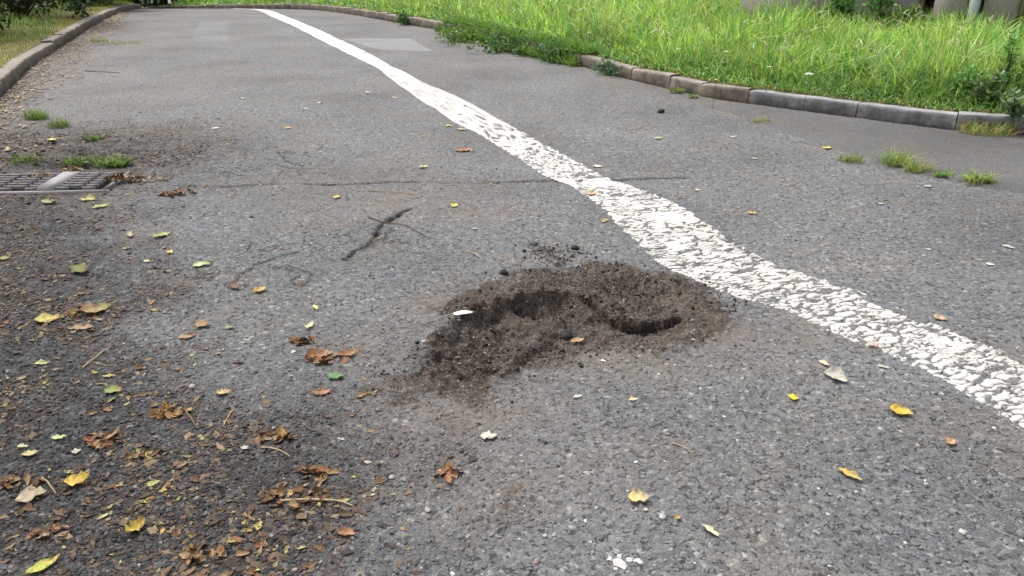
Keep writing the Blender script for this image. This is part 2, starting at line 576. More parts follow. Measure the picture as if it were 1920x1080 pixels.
def simple(name, c, rough=.8, sc=20, var=.25, bump=.3, bd=.004, metallic=0.0, stain=None):
    n = NT(name); p = n.pos()
    k = n.noise(p, sc, 5, .65)
    cc = n.mix(1.0, c, n.ramp(k.outputs[0], [(.28, 1 - var), (.5, 1.0), (.75, 1 + var)]), 'MULTIPLY')
    if stain:
        cc = n.mix(n.mr(n.noise(p, sc * .25, 5, .7).outputs[0], .48, .68), cc, stain)
    n.bump(n.noise(p, sc * 5, 4, .65).outputs[0], bump, bd)
    n.bsdf.inputs['Metallic'].default_value = metallic
    return n.base(cc, rough)


def kerb_mat(name, c, stain, grime_shade):
    n = NT(name); p = n.pos()
    k = n.noise(p, 9, 5, .65)
    cc = n.mix(1.0, c, n.ramp(k.outputs[0], [(.28, .75), (.5, 1.0), (.75, 1.25)]), 'MULTIPLY')
    cc = n.mix(n.mr(n.noise(p, 2.4, 5, .7).outputs[0], .48, .68), cc, stain)
    g = n.attr('grime_shade').outputs['Fac']
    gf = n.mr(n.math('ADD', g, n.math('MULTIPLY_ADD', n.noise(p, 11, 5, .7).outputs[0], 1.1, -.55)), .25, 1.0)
    cc = n.mix(gf, cc, grime_shade)  # road dirt at the foot, plus shade painted into the face colour
    n.bump(n.noise(p, 60, 4, .65).outputs[0], .8, .005)
    return n.base(cc, .9)


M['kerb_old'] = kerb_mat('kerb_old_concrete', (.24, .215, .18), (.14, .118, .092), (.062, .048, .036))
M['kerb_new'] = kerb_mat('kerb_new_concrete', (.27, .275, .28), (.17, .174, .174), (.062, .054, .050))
M['soil'] = simple('verge_soil', (.085, .062, .040), .95, 12, .5, 1.0, .02)
M['verge_left'] = simple('verge_dry_soil', (.17, .135, .075), .95, 6, .45, 1.0, .02, stain=(.075, .085, .030))
M['bark'] = simple('bark', (.085, .065, .048), .9, 14, .4, 1.0, .02)
M['iron'] = simple('cast_iron', (.145, .135, .145), .55, 30, .25, .5, .002, .35, stain=(.16, .125, .105))
M['iron_pale'] = simple('grate_plate', (.30, .285, .285), .6, 30, .2, .4, .002, .1)
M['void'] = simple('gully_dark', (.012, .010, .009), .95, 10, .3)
M['plaster'] = simple('house_plaster', (.36, .315, .305), .92, 5, .16, .9, .006, stain=(.285, .255, .25))
M['plinth'] = simple('house_plinth', (.22, .20, .195), .92, 5, .2, .5, .004)
M['win_dark'] = simple('window_recess', (.02, .02, .022), .35, 4, .2, .05)
M['frame'] = simple('painted_frame', (.30, .24, .15), .6, 10, .2)
M['pipe'] = simple('zinc_pipe', (.50, .54, .58), .45, 8, .12, .1, .002, .3)
M['roof'] = simple('roof_tiles', (.20, .085, .055), .85, 6, .3, .6, .02)
M['pole'] = simple('lamp_pole_paint', (.42, .45, .48), .5, 6, .1, .1)
M['lamp'] = simple('lamp_head', (.25, .26, .27), .5, 6, .1, .1)
M['feather'] = simple('feather_white', (.88, .88, .87), .6, 60, .06, .2, .001)
M['quill'] = simple('feather_quill', (.55, .45, .25), .5, 60, .1, .1)
M['twig'] = simple('twig_bark', (.17, .11, .065), .85, 70, .4, .6, .002)
M['twig_pale'] = simple('dry_stalk', (.42, .32, .18), .8, 70, .3, .4, .002)
M['white_petal'] = simple('flower_white', (.80, .80, .74), .7, 60, .1, .1)
M['dropping'] = simple('bird_dropping', (.46, .46, .45), .7, 90, .18, .4, .002)
M['clod'] = simple('asphalt_clod', (.040, .037, .036), .9, 60, .5, 1.0, .004)
M['earth_clod'] = simple('earth_clod', (.045, .032, .024), .95, 60, .5, 1.0, .004)

# ------------------------------------------------------------------ lines of the place
def sc(l): return [(x * S, y * S) for x, y in l]


LKERB = sc([(-2.0, -9), (-2.15, -4), (-2.35, -1), (-2.75, 2), (-3.55, 4.5), (-4.6, 7.05), (-5.42, 8.95), (-6.0, 10.55), (-6.85, 12.99), (-8.4, 17.31),
            (-10.65, 23.59), (-14.5, 32), (-20, 42)])
RKERB = sc([(7.5, 5.0), (5.2, 5.35), (3.75, 5.56), (3.23, 5.72), (2.72, 6.17), (2.04, 6.79), (1.73, 7.15), (1.51, 7.52), (1.23, 8.05), (.71, 9.25),
            (-.15, 11.2), (-1.04, 13.05), (-2.15, 14.9), (-4.21, 19.0), (-5.3, 21.2), (-8.4, 24.6), (-13.0, 28.5), (-19, 35)])


def arc(pts, step):
    pts = np.array(pts, float)
    # light corner smoothing
    for _ in range(2):
        q = [pts[0]]
        for a, b in zip(pts[:-1], pts[1:]):
            q += [a * .75 + b * .25, a * .25 + b * .75]
        q.append(pts[-1]); pts = np.array(q)
    s = np.concatenate([[0], np.cumsum(np.hypot(*np.diff(pts, axis=0).T))])
    t = np.arange(0, s[-1], step)
    return np.stack([np.interp(t, s, pts[:, 0]), np.interp(t, s, pts[:, 1])], 1), t


def axis(fine0, fine1, step, lo, hi, g, dens=None, far=0.35):
    a = [fine0]
    while a[-1] < fine1:
        s = step
        if dens and dens[0] < a[-1] < dens[1]: s = dens[2]
        a.append(a[-1] + s)
    s = step
    while a[-1] < hi:
        s = min(s * g, far if a[-1] < 34 else 40.0); a.append(a[-1] + s)
    b = [fine0]; s = step
    while b[-1] > lo:
        s = min(s * g * 1.02, far if b[-1] > -34 else 40.0); b.append(b[-1] - s)
    return np.array(b[:0:-1] + a)


# ------------------------------------------------------------------ ground: one sheet with the road surface
XS = axis(-1.9, 1.95, .0115, -150, 150, 1.035, (-.50, 1.05, .0062))
YS = axis(1.15, 4.6, .0105, -40, 300, 1.013, (2.1, 3.65, .0062))
gx, gy = np.meshgrid(XS, YS)
fx, fy = gx.ravel(), gy.ravel()
gz = height(fx, fy)
so_, di_ = masks(fx, fy)
NB = fbm(fx, fy, 1.1, 4, 950)


def spot(px, py, rx_, ry_):
    a, b = P(px, py)
    return np.exp(-((fx - a) / rx_) ** 2 - ((fy - b) / ry_) ** 2)


for q_ in ((1595, 304), (1680, 312), (1720, 324), (1768, 335), (1835, 347), (1425, 231), (1300, 185), (1268, 176), (68, 222), (110, 236), (175, 262), (52, 306), (150, 302), (212, 305), (186, 78), (236, 82), (1850, 254)):
    so_ = np.maximum(so_, .80 * spot(q_[0], q_[1], .16, .10) * (.3 + 1.2 * NB))
for a_, b_ in ((1500, 268), (1620, 297), (1650, 306), (1745, 330), (1800, 342), (1880, 357)):
    so_ = np.maximum(so_, .62 * spot(a_, b_, .12, .06))
cr_ = np.zeros(fx.shape)
for q_ in ((330, 285, .9, .7), (480, 320, .6, .6), (470, 500, .45, .4), (700, 440, .30, .40), (1030, 480, .22, .22), (110, 250, .9, .6), (560, 300, .4, .5)):
    cr_ = np.maximum(cr_, spot(*q_))
du_ = .60 * np.maximum.reduce([spot(850, 775, .42, .20), spot(1340, 630, .28, .14), spot(800, 575, .2, .12), .8 * spot(1180, 690, .45, .14), .7 * spot(1480, 640, .5, .10), .6 * spot(980, 880, .5, .3), .5 * spot(700, 640, .35, .3), .55 * spot(820, 600, .22, .12)]) * (.4 + 1.2 * NB)
du_ = np.maximum(du_, .50 * np.exp(-np.clip(fx - np.interp(fy, [p_[1] for p_ in LKERB], [p_[0] for p_ in LKERB]), 0, None) / 1.3) * (fy > 5.2) * (fy < 40) * (.3 + 1.3 * NB))
du_ = np.maximum(du_, .30 * sstep(.45, .7, NB) * (fy > 4) * (fx < 0))
kx_ = np.interp(fy, [p_[1] for p_ in RKERB], [p_[0] for p_ in RKERB])
du_ = np.maximum(du_, .45 * np.exp(-np.clip(kx_ - fx, 0, None) / .5) * (fy > 6.3) * (fy < 40))
road = mk('road', np.stack([fx, fy, gz], 1), grid_faces(len(YS), len(XS)), M['road'], attrs={'soil': so_, 'dirt': di_, 'crack': cr_, 'dust': du_})
tag(road, kind='structure')


def zgrid(x, y):
    """height of the road mesh itself (bilinear)"""
    x = np.asarray(x, float); y = np.asarray(y, float)
    i = np.clip(np.searchsorted(XS, x) - 1, 0, len(XS) - 2); j = np.clip(np.searchsorted(YS, y) - 1, 0, len(YS) - 2)
    u = (x - XS[i]) / (XS[i + 1] - XS[i]); v = (y - YS[j]) / (YS[j + 1] - YS[j])
    Z = gz.reshape(len(YS), len(XS))
    return (Z[j, i] * (1 - u) + Z[j, i + 1] * u) * (1 - v) + (Z[j + 1, i] * (1 - u) + Z[j + 1, i + 1] * u) * v


# ------------------------------------------------------------------ white edge line, worn down to the stones
EL = [(1918, 799), (1865, 770), (1815, 742), (1790, 725), (1740, 700), (1690, 677), (1625, 650), (1580, 635), (1502, 600), (1460, 580), (1350, 553), (1290, 522), (1245, 506), (1219, 483), (1198, 461),
      (1180, 446), (1143, 411), (1130, 394), (1104, 373), (1057, 343), (1026, 335), (960, 292), (915, 264), (893, 249), (868, 240), (800, 195), (700, 125), (600, 75), (560, 54), (510, 32), (478, 18)]
ER = [(1920, 680), (1877, 660), (1840, 642), (1787, 624), (1757, 610), (1720, 590), (1685, 578), (1635, 557), (1592, 543), (1500, 510), (1458, 491), (1417, 472), (1378, 455), (1336, 427), (1286, 394),
      (1229, 365), (1138, 334), (1030, 275), (950, 232), (880, 190), (800, 155), (730, 122), (690, 98), (640, 75), (590, 52), (540, 32), (500, 18)]
LW = G(EL); RW = G(ER)
LW = [(LW[0][0] + .55, LW[0][1] - 3.0)] + LW + [(-12.5, 32.)]
RW = [(LW[0][0] + .33, LW[0][1] + .0)] + RW + [(-12.2, 32.)]
rows = [LW[0][1]]
while rows[-1] < 30:
    d = rows[-1]
    rows.append(d + (.02 if d < 1.9 else .0052 if d < 4.4 else min(.0052 * 1.012 ** ((d - 4.4) / .009), .25)))
rows = np.array(rows)
nc = 64
u = np.linspace(0, 1, nc)
lx = np.interp(rows, [p[1] for p in LW], [p[0] for p in LW]); rx = np.interp(rows, [p[1] for p in RW], [p[0] for p in RW])
ysm = np.arange(rows[0], rows[-1], .01)
ker = np.hanning(25); ker /= ker.sum()
def smooth_edge(a):
    b = np.interp(ysm, rows, a); b = np.convolve(np.pad(b, 12, 'edge'), ker, 'valid'); return np.interp(rows, ysm, b)
lx = smooth_edge(lx); rx = smooth_edge(rx)
px_ = lx[:, None] * (1 - u) + rx[:, None] * u
py_ = np.repeat(rows[:, None], nc, 1)
x_, y_ = px_.ravel(), py_.ravel()
wx = x_ + (fbm(x_, y_, 20, 3, 301) - .5) * .07; wy = y_ + (fbm(x_, y_, 20, 3, 302) - .5) * .05 - .36 * x_
f1, f2, cid = worley(wx * 9.5, wy * 31, 1.0, 303)
f1b, f2b, cb = worley(wx * 22, wy * 58, 1.0, 306)
gapn = fbm(x_, y_, 6, 4, 305)
fine = fbm(x_, y_, 34, 3, 307)
wearz = np.exp(-((y_ - 2.85) / 1.30) ** 2)              # most worn beside the hole
uu = np.tile(u, len(rows))
edge = np.minimum(uu, 1 - uu) * np.repeat(rx - lx, nc)
edge = edge + (fbm(x_, y_, 20, 3, 311) - .5) * .045 + (f1 - .45) * -.012 - .004
gap = sstep(.22, .06, f2 - f1) * sstep(.34, .52, gapn + .18 * wearz)
gap = np.maximum(gap, .60 * sstep(.16, .04, f2b - f1b) * sstep(.52, .66, fbm(x_, y_, 11, 3, 308) + .11 * wearz))
gap = np.maximum(gap, (cid < .010 + .04 * wearz) * sstep(.50, .30, f1))
for c, wd in ((G([(1395, 505), (1480, 548), (1530, 580), (1600, 598), (1660, 628), (1700, 655), (1750, 682), (1800, 705), (1860, 735), (1920, 765)]), .017),
              (G([(1075, 345), (1104, 338), (1140, 337)]), .016), (G([(1195, 396), (1230, 392), (1255, 385)]), .011),
              (G([(1330, 470), (1365, 455), (1400, 470)]), .010), (G([(1500, 500), (1560, 540), (1600, 560)]), .006)):
    d, t = poly_dist(wx, wy, c)
    gap = np.maximum(gap, sstep(wd * 1.5, wd * .5, d) * sstep(.18, .36, fbm(x_, y_, 16, 2, 317)))
far_k = sstep(9, 4.2, y_)
gap = gap * (.18 + .82 * far_k)
zz = .0026 + (fine - .5) * .0012 - .0062 * gap
zz = np.where(edge < .004, -.0045 + np.clip(edge, -.004, .004) * .8, zz)
pz = zgrid(x_, y_) + zz
wear = np.clip(sstep(.0012, -.0010, zz), 0, 1)
wear = np.maximum(wear, (1 - far_k) * .5 * sstep(.58, .66, fbm(x_ * 1.1, y_ * .8, 16, 4, 330)))
line = mk('painted_edge_line', np.stack([x_, y_, pz], 1), grid_faces(len(rows), nc), M['paint'], attrs={'wear': wear})
tag(line, 'worn white painted line crossing the road from lower right to the crest', 'road marking')


# ------------------------------------------------------------------ asphalt patches
def sheet(name, poly, step, lift, mat, edge_soft=.02, seed=1):
    poly = np.array(poly)
    xs = np.arange(poly[:, 0].min() - .05, poly[:, 0].max() + .05, step); ys = np.arange(poly[:, 1].min() - .05, poly[:, 1].max() + .05, step)
    X, Y = np.meshgrid(xs, ys); X = X.ravel(); Y = Y.ravel()
    sd = poly_sd(X, Y, [tuple(p) for p in poly]) + (fbm(X, Y, 8, 3, seed) - .5) * edge_soft * 2
    Z = zgrid(X, Y) + lift * sstep(-.01, edge_soft, sd) - .012 * sstep(0, -.03, sd)
    F = grid_faces(len(ys), len(xs))
    keep = (sd[F] > -.05).any(1)
    return mk(name, np.stack([X, Y, Z], 1), F[keep], mat)


pp = G([(1310, 199), (1400, 222), (1480, 252), (1580, 288), (1660, 308), (1780, 337), (1850, 352), (1930, 366)])
near_patch = sheet('asphalt_patch', pp + [(4.6, 3.9), (6.5, 4.2), (6.5, 5.6), (4.2, 6.24), (3.62, 6.40), (3.05, 6.90), (2.28, 7.60)], .03, .010, M['patch_smooth'])
tag(near_patch, kind='structure')
far_patch = sheet('asphalt_patch', G([(640, 73), (770, 73), (812, 95), (715, 93)]), .04, .008, M['patch_bluish'], seed=4)
tag(far_patch, kind='structure')
left_patch = sheet('asphalt_patch', G([(375, 40), (425, 41), (432, 62), (432, 82), (355, 80)]), .06, .008, M['patch_pale'], seed=5)
tag(left_patch, kind='structure')


# ------------------------------------------------------------------ kerbs
def kerb(name, line_pts, s0, joints, side, hgt, wid, label, newer=()):
    """side +1: the verge is to the left of the direction of travel, -1: to the right"""
    pts, t = arc(line_pts, .02)
    root = empty(name, (*pts[int(s0 / .02)], 0), 0, label, 'kerb')
    r0 = np.array(root.location)
    for k in range(len(joints) - 1):
        a, b = joints[k] + .004, joints[k + 1] - .004
        m = max(4, int((b - a) / .08))
        prof = np.array([(0.006, -.12), (0, 0), (.004, .04), (.006, hgt - .03), (.008, hgt - .008), (.014, hgt - .001), (.05, hgt + .001), (wid * .6, hgt), (wid - .01, hgt - .004), (wid, -.12)])
        jit = rng.normal(0, .006, 2)
        tilt = rng.normal(0, .006)
        V = []
        ss = np.linspace(a, b, m)
        for i, s in enumerate(ss):
            q = np.array([np.interp(s, t, pts[:, 0]), np.interp(s, t, pts[:, 1])])
            q2 = np.array([np.interp(s + .05, t, pts[:, 0]), np.interp(s + .05, t, pts[:, 1])])
            d = (q2 - q) / (np.linalg.norm(q2 - q) + 1e-9)
            nrm = np.array([-d[1], d[0]]) * side
            zb = float(macro(q[1]))
            endk = min(i, m - 1 - i)
            for o, z in prof:
                rough = (vnoise(s * 14 + k * 7, z * 30 + o * 40, 400) - .5) * .016 * (z > 0)
                chip = .003 * (endk == 0) * (z > .02)
                V.append((*(q + nrm * (o + rough + jit[0] * .5 + chip)), zb + z + (jit[1] + tilt * (i / m - .5) * 2 + rough * .5 - chip) * (z > .02)))
        V = np.array(V) - r0
        n = len(prof)
        grime_shade = np.tile([1, 1, .75, .55, .35, .05, 0, 0, 0, 0], m)  # foot dirt; up the face also painted shade, so the top looks lighter
        F = []
        for i in range(m - 1):
            for j in range(n - 1):
                F.append((i * n + j, i * n + j + 1, (i + 1) * n + j + 1, (i + 1) * n + j))
        # end caps as a fan of quads
        for e in (0, (m - 1) * n):
            for j in range(0, n // 2 - 1):
                F.append((e + j, e + j + 1, e + n - 2 - j, e + n - 1 - j))
        st = mk('kerb_stone', V, F, M['kerb_new'] if k in newer else M['kerb_old'], root, smooth=False, attrs={'grime_shade': grime_shade})
        me = st.data
        if k in newer: st['label'] = 'newer smooth grey kerb stone'
        mod = None
    return root, pts, t


def s_at(pts, t, p):
    return float(t[np.argmin(np.hypot(pts[:, 0] - p[0], pts[:, 1] - p[1]))])


KP, KT = arc(RKERB, .02)
jp = [s_at(KP, KT, P(x, y)) for x, y in [(1920, 253), (1788, 249), (1602, 222), (1402, 195), (1315, 180), (1255, 167), (1185, 150), (1082, 122)]]
jo = [jp[1] - .95 * i for i in range(4, 0, -1)] + jp[1:]
while jo[-1] < KT[-1] - 1.2: jo.append(jo[-1] + (.62 + .1 * random.random()))
KH = .14
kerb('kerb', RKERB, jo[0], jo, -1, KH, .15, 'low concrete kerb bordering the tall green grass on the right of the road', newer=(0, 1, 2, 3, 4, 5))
LP_, LT_ = arc(LKERB, .02)
jl = [3.0]
while jl[-1] < LT_[-1] - 1.2: jl.append(jl[-1] + .98)
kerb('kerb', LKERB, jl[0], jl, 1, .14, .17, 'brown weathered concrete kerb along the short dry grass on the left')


# ------------------------------------------------------------------ verges
def verge(name, line_pts, side, off, hgt, ext, mat, seed, rise=0.0, ys=None):
    pts, t = arc(line_pts, .25)
    d = np.gradient(pts, axis=0); d /= np.linalg.norm(d, axis=1)[:, None] + 1e-9
    nrm = np.stack([-d[:, 1], d[:, 0]], 1) * side
    tt = np.concatenate([[off - .07, off - .02], off + np.geomspace(.02, ext, 34)])
    X = pts[:, None, 0] + nrm[:, None, 0] * tt; Y = pts[:, None, 1] + nrm[:, None, 1] * tt
    Z = macro(Y) + hgt + (fbm(X, Y, 1.3, 4, seed) - .5) * .10 * sstep(off, off + .6, tt)[None] + rise * np.clip(tt - off - .3, 0, 6)[None]
    Z[:, 0] -= .15
    o = mk(name, np.stack([X.ravel(), Y.ravel(), Z.ravel()], 1), grid_faces(*X.shape), mat)
    tag(o, kind='structure')

    def f(s, q):
        i = np.clip(s / .25, 0, len(pts) - 1.001); i0 = i.astype(int); w = i - i0
        p = pts[i0] * (1 - w)[:, None] + pts[i0 + 1] * w[:, None]; n = nrm[i0]
        x = p[:, 0] + n[:, 0] * q; y = p[:, 1] + n[:, 1] * q
        z = macro(y) + hgt + (fbm(x, y, 1.3, 4, seed) - .5) * .10 * sstep(off, off + .6, q) + rise * np.clip(q - off - .3, 0, 6)
        return x, y, z
    return f, t[-1]


vr, vr_len = verge('right_verge', RKERB, -1, .15, KH - .012, 26, M['soil'], 501, rise=.012)
vl, vl_len = verge('left_verge', LKERB, 1, .17, .128, 15, M['verge_left'], 502, rise=.03)


def in_view(x, y, mg=.25):
    zc = y * math.cos(PITCH) + H * math.sin(PITCH)
    return (y > 1) & (np.abs(x) / np.maximum(zc, .1) < .662 + mg)


def blades(x, y, z, hgt, wid, col, lean=.35, seg=3, dirs=None, bend=.5):
    """grass blades: tapered strips that bend over"""
    n = len(x)
    a = rng.uniform(0, 2 * math.pi, n)
    la = rng.uniform(0, 2 * math.pi, n) if dirs is None else dirs
    ln = np.abs(rng.normal(0, lean, n)) + .05
    V = np.zeros((n, (seg) * 2 + 1, 3), np.float32)
    cc = np.zeros((n, seg * 2 + 1, 3), np.float32)
    for i in range(seg + 1):
        f = i / seg
        cx = x + np.cos(la) * hgt * (ln * f + bend * ln * f * f); cy = y + np.sin(la) * hgt * (ln * f + bend * ln * f * f)
        cz = z + hgt * (f - .28 * np.minimum(ln, 1.2) * f * f)
        if i < seg:
            w = wid * (1 - .25 * f) * (.65 if i == 0 else 1) * .5
            V[:, 2 * i] = np.stack([cx - np.cos(a) * w, cy - np.sin(a) * w, cz], 1)
            V[:, 2 * i + 1] = np.stack([cx + np.cos(a) * w, cy + np.sin(a) * w, cz], 1)
        else:
            V[:, 2 * i] = np.stack([cx, cy, cz], 1)
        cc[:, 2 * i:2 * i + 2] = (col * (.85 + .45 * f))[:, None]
    b = np.arange(n, dtype=np.int32)[:, None] * (2 * seg + 1)
    F = []
    for i in range(seg - 1):
        F.append(b + np.array([2 * i, 2 * i + 1, 2 * i + 3])); F.append(b + np.array([2 * i, 2 * i + 3, 2 * i + 2]))
    F.append(b + np.array([2 * seg - 2, 2 * seg - 1, 2 * seg]))
    return V.reshape(-1, 3), np.concatenate(F), cc.reshape(-1, 3)


def pal(n, cols, wts, var=.18):
    cols = np.array(cols); i = rng.choice(len(cols), n, p=np.array(wts) / sum(wts))
    return cols[i] * np.clip(rng.normal(1, var, (n, 1)), .5, 1.6)


def merge(lst):
    V = []; F = []; C = []; o = 0
    for v, f, c in lst:
        V.append(v); F.append(f + o); C.append(c); o += len(v)
    return np.concatenate(V), np.concatenate(F), np.concatenate(C)


GREEN = [(.145, .275, .055), (.205, .335, .075), (.080, .185, .042), (.300, .385, .150), (.125, .245, .100)]
STRAW = [(.40, .33, .16), (.33, .24, .11)]


def sow(f, length, nn, off, ext, dens0, dref, seed):
    """random spots on a verge, thinner with distance from the camera"""
    s = rng.uniform(0, length, nn); q = off + ext * rng.uniform(0, 1, nn) ** 1.35
    x, y, z = f(s, q)
    d = np.hypot(x, y)
    k = in_view(x, y, .12) & (d < 34) & (rng.uniform(0, 1, nn) < np.clip((dref / np.maximum(d, 1)) ** 1.5, 0, 1))
    return x[k], y[k], z[k], q[k], d[k]


# right: tall meadow grass
x, y, z, q, d = sow(vr, vr_len, 330000, .16, 9.0, 0, 7.2, 1)
n = len(x)
hh = (.07 + .30 * sstep(.1, 1.1, q) + .09 * sstep(1.0, 3.5, q)) * rng.uniform(.5, 1.25, n) * (.35 + 1.3 * fbm(x, y, 1.1, 3, 611))
patch = fbm(x, y, .9, 4, 610)[:, None]
c = pal(n, GREEN, [3, 3.4, 2.4, 3.4, 1.8], .24) * (.84 + 1.15 * patch)
dry = (rng.uniform(0, 1, n) < .05 + .45 * np.exp(-((q - .15) / .14) ** 2))
c[dry] = pal(int(dry.sum()), STRAW, [1, 1])
hh[dry] *= .75
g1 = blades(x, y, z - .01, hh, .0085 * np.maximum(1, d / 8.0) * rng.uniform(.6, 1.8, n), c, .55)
# undergrowth of broader leaves
x, y, z, q, d = sow(vr, vr_len, 150000, .18, 8.0, 0, 7.5, 2)
n = len(x)
g2 = blades(x, y, z - .01, (.05 + .15 * sstep(.1, .9, q)) * rng.uniform(.5, 1.3, n), .015 * rng.uniform(.6, 1.6, n) * np.maximum(1, d / 9), pal(n, [(.055, .155, .045), (.10, .235, .070), (.15, .29, .08)], [2.4, 2, 1]), .75, bend=.9)
# tall thin stalks with pale drooping seed heads
x, y, z, q, d = sow(vr, vr_len, 16000, .35, 7.5, 0, 7.5, 3)
n = len(x)
g3 = blades(x, y, z, rng.uniform(.34, .58, n), .0035 * np.maximum(1, d / 8), pal(n, [(.22, .28, .09), (.33, .34, .15)], [1, 1]), .22, 4)
k = rng.uniform(0, 1, n) < .42
xs_, ys_, zs_ = x[k], y[k], z[k] + rng.uniform(.27, .46, int(k.sum()))
g4 = blades(xs_, ys_, zs_, rng.uniform(.05, .08, len(xs_)), .016 * np.maximum(1, d[k] / 9), pal(len(xs_), [(.40, .43, .22), (.48, .47, .28)], [1, 1]), .9, 4, bend=1.3)
# growth spilling over the old kerb
m = 14000
s = rng.uniform(jo[-1] * 0 + jp[7] - .15, s_at(KP, KT, P(835, 58)), m); q = .22 - .42 * rng.uniform(0, 1, m) ** 1.7
x, y, z = vr(s, q)
cl_ = fbm(x, y, 1.6, 3, 640)
k = (rng.uniform(0, 1, m) < sstep(.30, .5, cl_ + .12 * (q > -.05))) & (q > -.02 - .30 * cl_)
x, y, q, cl_ = x[k], y[k], q[k], cl_[k]; n = len(x); d = np.hypot(x, y)
z = np.where(q < .01, zgrid(x, y), z[k])
g5 = blades(x, y, z, (.07 + .14 * cl_) * rng.uniform(.5, 1.3, n), .009 * rng.uniform(.6, 1.8, n), pal(n, [(.07, .17, .045), (.11, .24, .055), (.18, .31, .07), (.30, .30, .12)], [3, 3, 2, .7]), .6, bend=.9)
x, y, z, q, d = sow(vr, vr_len, 240000, .20, 6.5, 0, 7.5, 9)
kk = fbm(x, y, 1.5, 3, 655) + .10 * rng.normal(0, 1, len(x)) > .47
x, y, z, q, d = x[kk], y[kk], z[kk], q[kk], d[kk]
n = len(x)
pz0 = z + (.04 + .24 * sstep(.1, 1.0, q)) * rng.uniform(.15, 1.0, n)
a_ = rng.uniform(0, 6.28, n); tl = rng.normal(0, .45, n); sz = rng.uniform(.018, .050, n) * np.maximum(1, d / 9)
ax = np.stack([np.cos(a_) * np.cos(tl), np.sin(a_) * np.cos(tl), np.sin(tl)], 1); bx_ = np.stack([-np.sin(a_), np.cos(a_), rng.normal(0, .3, n)], 1)
p0 = np.stack([x, y, pz0], 1)
Vh = np.stack([p0 - ax * sz[:, None] * .5, p0 + bx_ * sz[:, None] * .26, p0 + ax * sz[:, None] * .5 - np.array((0, 0, .15)) * sz[:, None], p0 - bx_ * sz[:, None] * .26], 1).reshape(-1, 3)
kb = np.arange(n, dtype=np.int32)[:, None] * 4
g6 = (Vh, np.concatenate([kb + np.array([0, 1, 2]), kb + np.array([0, 2, 3])]), np.repeat(pal(n, [(.09, .235, .075), (.14, .30, .10), (.22, .37, .14), (.06, .16, .055), (.34, .42, .24)], [3, 3, 2, 2, .8], .2), 4, 0))
V, F, C = merge([g1, g2, g3, g4, g5, g6])
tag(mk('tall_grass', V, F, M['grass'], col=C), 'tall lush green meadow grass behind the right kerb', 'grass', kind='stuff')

# left: short dry grass, greener away from the kerb
x, y, z, q, d = sow(vl, vl_len, 240000, .17, 7.0, 0, 8.0, 4)
n = len(x)
gn = .25 + .75 * sstep(.1, 1.1, q + (fbm(x, y, 1.1, 4, 620) - .5) * 2.2)
c = np.where((rng.uniform(0, 1, n) < gn)[:, None], pal(n, GREEN, [3, 3, 2, 2, 1]) * .92, pal(n, STRAW + [(.26, .25, .09)], [1.2, .8, 1.6]))
g1 = blades(x, y, z - .008, (.022 + .12 * gn) * rng.uniform(.5, 1.4, n), .006 * np.maximum(1, d / 9), c, .6)
V, F, C = g1
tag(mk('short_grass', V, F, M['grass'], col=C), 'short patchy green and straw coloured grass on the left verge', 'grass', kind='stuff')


# ------------------------------------------------------------------ exposed stones and grit of the asphalt (instanced)
def stones_gn():
    ng = bpy.data.node_groups.new('stone_scatter', 'GeometryNodeTree')
    ng.interface.new_socket('Geometry', in_out='INPUT', socket_type='NodeSocketGeometry')
    ng.interface.new_socket('Geometry', in_out='OUTPUT', socket_type='NodeSocketGeometry')
    N = ng.nodes; L = ng.links
    gi = N.new('NodeGroupInput'); go = N.new('NodeGroupOutput')
    jg = N.new('GeometryNodeJoinGeometry')
    for v in range(5):
        ico = N.new('GeometryNodeMeshIcoSphere'); ico.inputs['Subdivisions'].default_value = 2 if v < 2 else 1
        ico.inputs['Radius'].default_value = .5
        nz = N.new('ShaderNodeTexNoise'); nz.noise_dimensions = '4D'; nz.inputs['W'].default_value = v * 7.3
        nz.inputs['Scale'].default_value = 2.2
        sub = N.new('ShaderNodeVectorMath'); sub.operation = 'SUBTRACT'; sub.inputs[1].default_value = (.5, .5, .5)
        mul = N.new('ShaderNodeVectorMath'); mul.operation = 'SCALE'; mul.inputs['Scale'].default_value = .9
        sp = N.new('GeometryNodeSetPosition')
        L.new(nz.outputs['Color'], sub.inputs[0]); L.new(sub.outputs[0], mul.inputs[0]); L.new(mul.outputs[0], sp.inputs['Offset'])
        L.new(ico.outputs['Mesh'], sp.inputs['Geometry'])
        sm = N.new('GeometryNodeSetMaterial'); sm.inputs['Material'].default_value = M['stone']
        L.new(sp.outputs[0], sm.inputs['Geometry'])
        ti = N.new('GeometryNodeGeometryToInstance')
        L.new(sm.outputs[0], ti.inputs[0]); L.new(ti.outputs[0], jg.inputs[0])
    ip = N.new('GeometryNodeInstanceOnPoints')
    L.new(gi.outputs[0], ip.inputs['Points']); L.new(jg.outputs[0], ip.inputs['Instance'])
    ip.inputs['Pick Instance'].default_value = True

    def named(nm, t):
        a = N.new('GeometryNodeInputNamedAttribute'); a.data_type = t; a.inputs['Name'].default_value = nm
        return a.outputs['Attribute']
    L.new(named('var', 'INT'), ip.inputs['Instance Index'])
    e2r = N.new('FunctionNodeEulerToRotation'); L.new(named('rot', 'FLOAT_VECTOR'), e2r.inputs[0])
    L.new(e2r.outputs[0], ip.inputs['Rotation'])
    L.new(named('scl', 'FLOAT_VECTOR'), ip.inputs['Scale'])
    L.new(ip.outputs[0], go.inputs[0])
    return ng


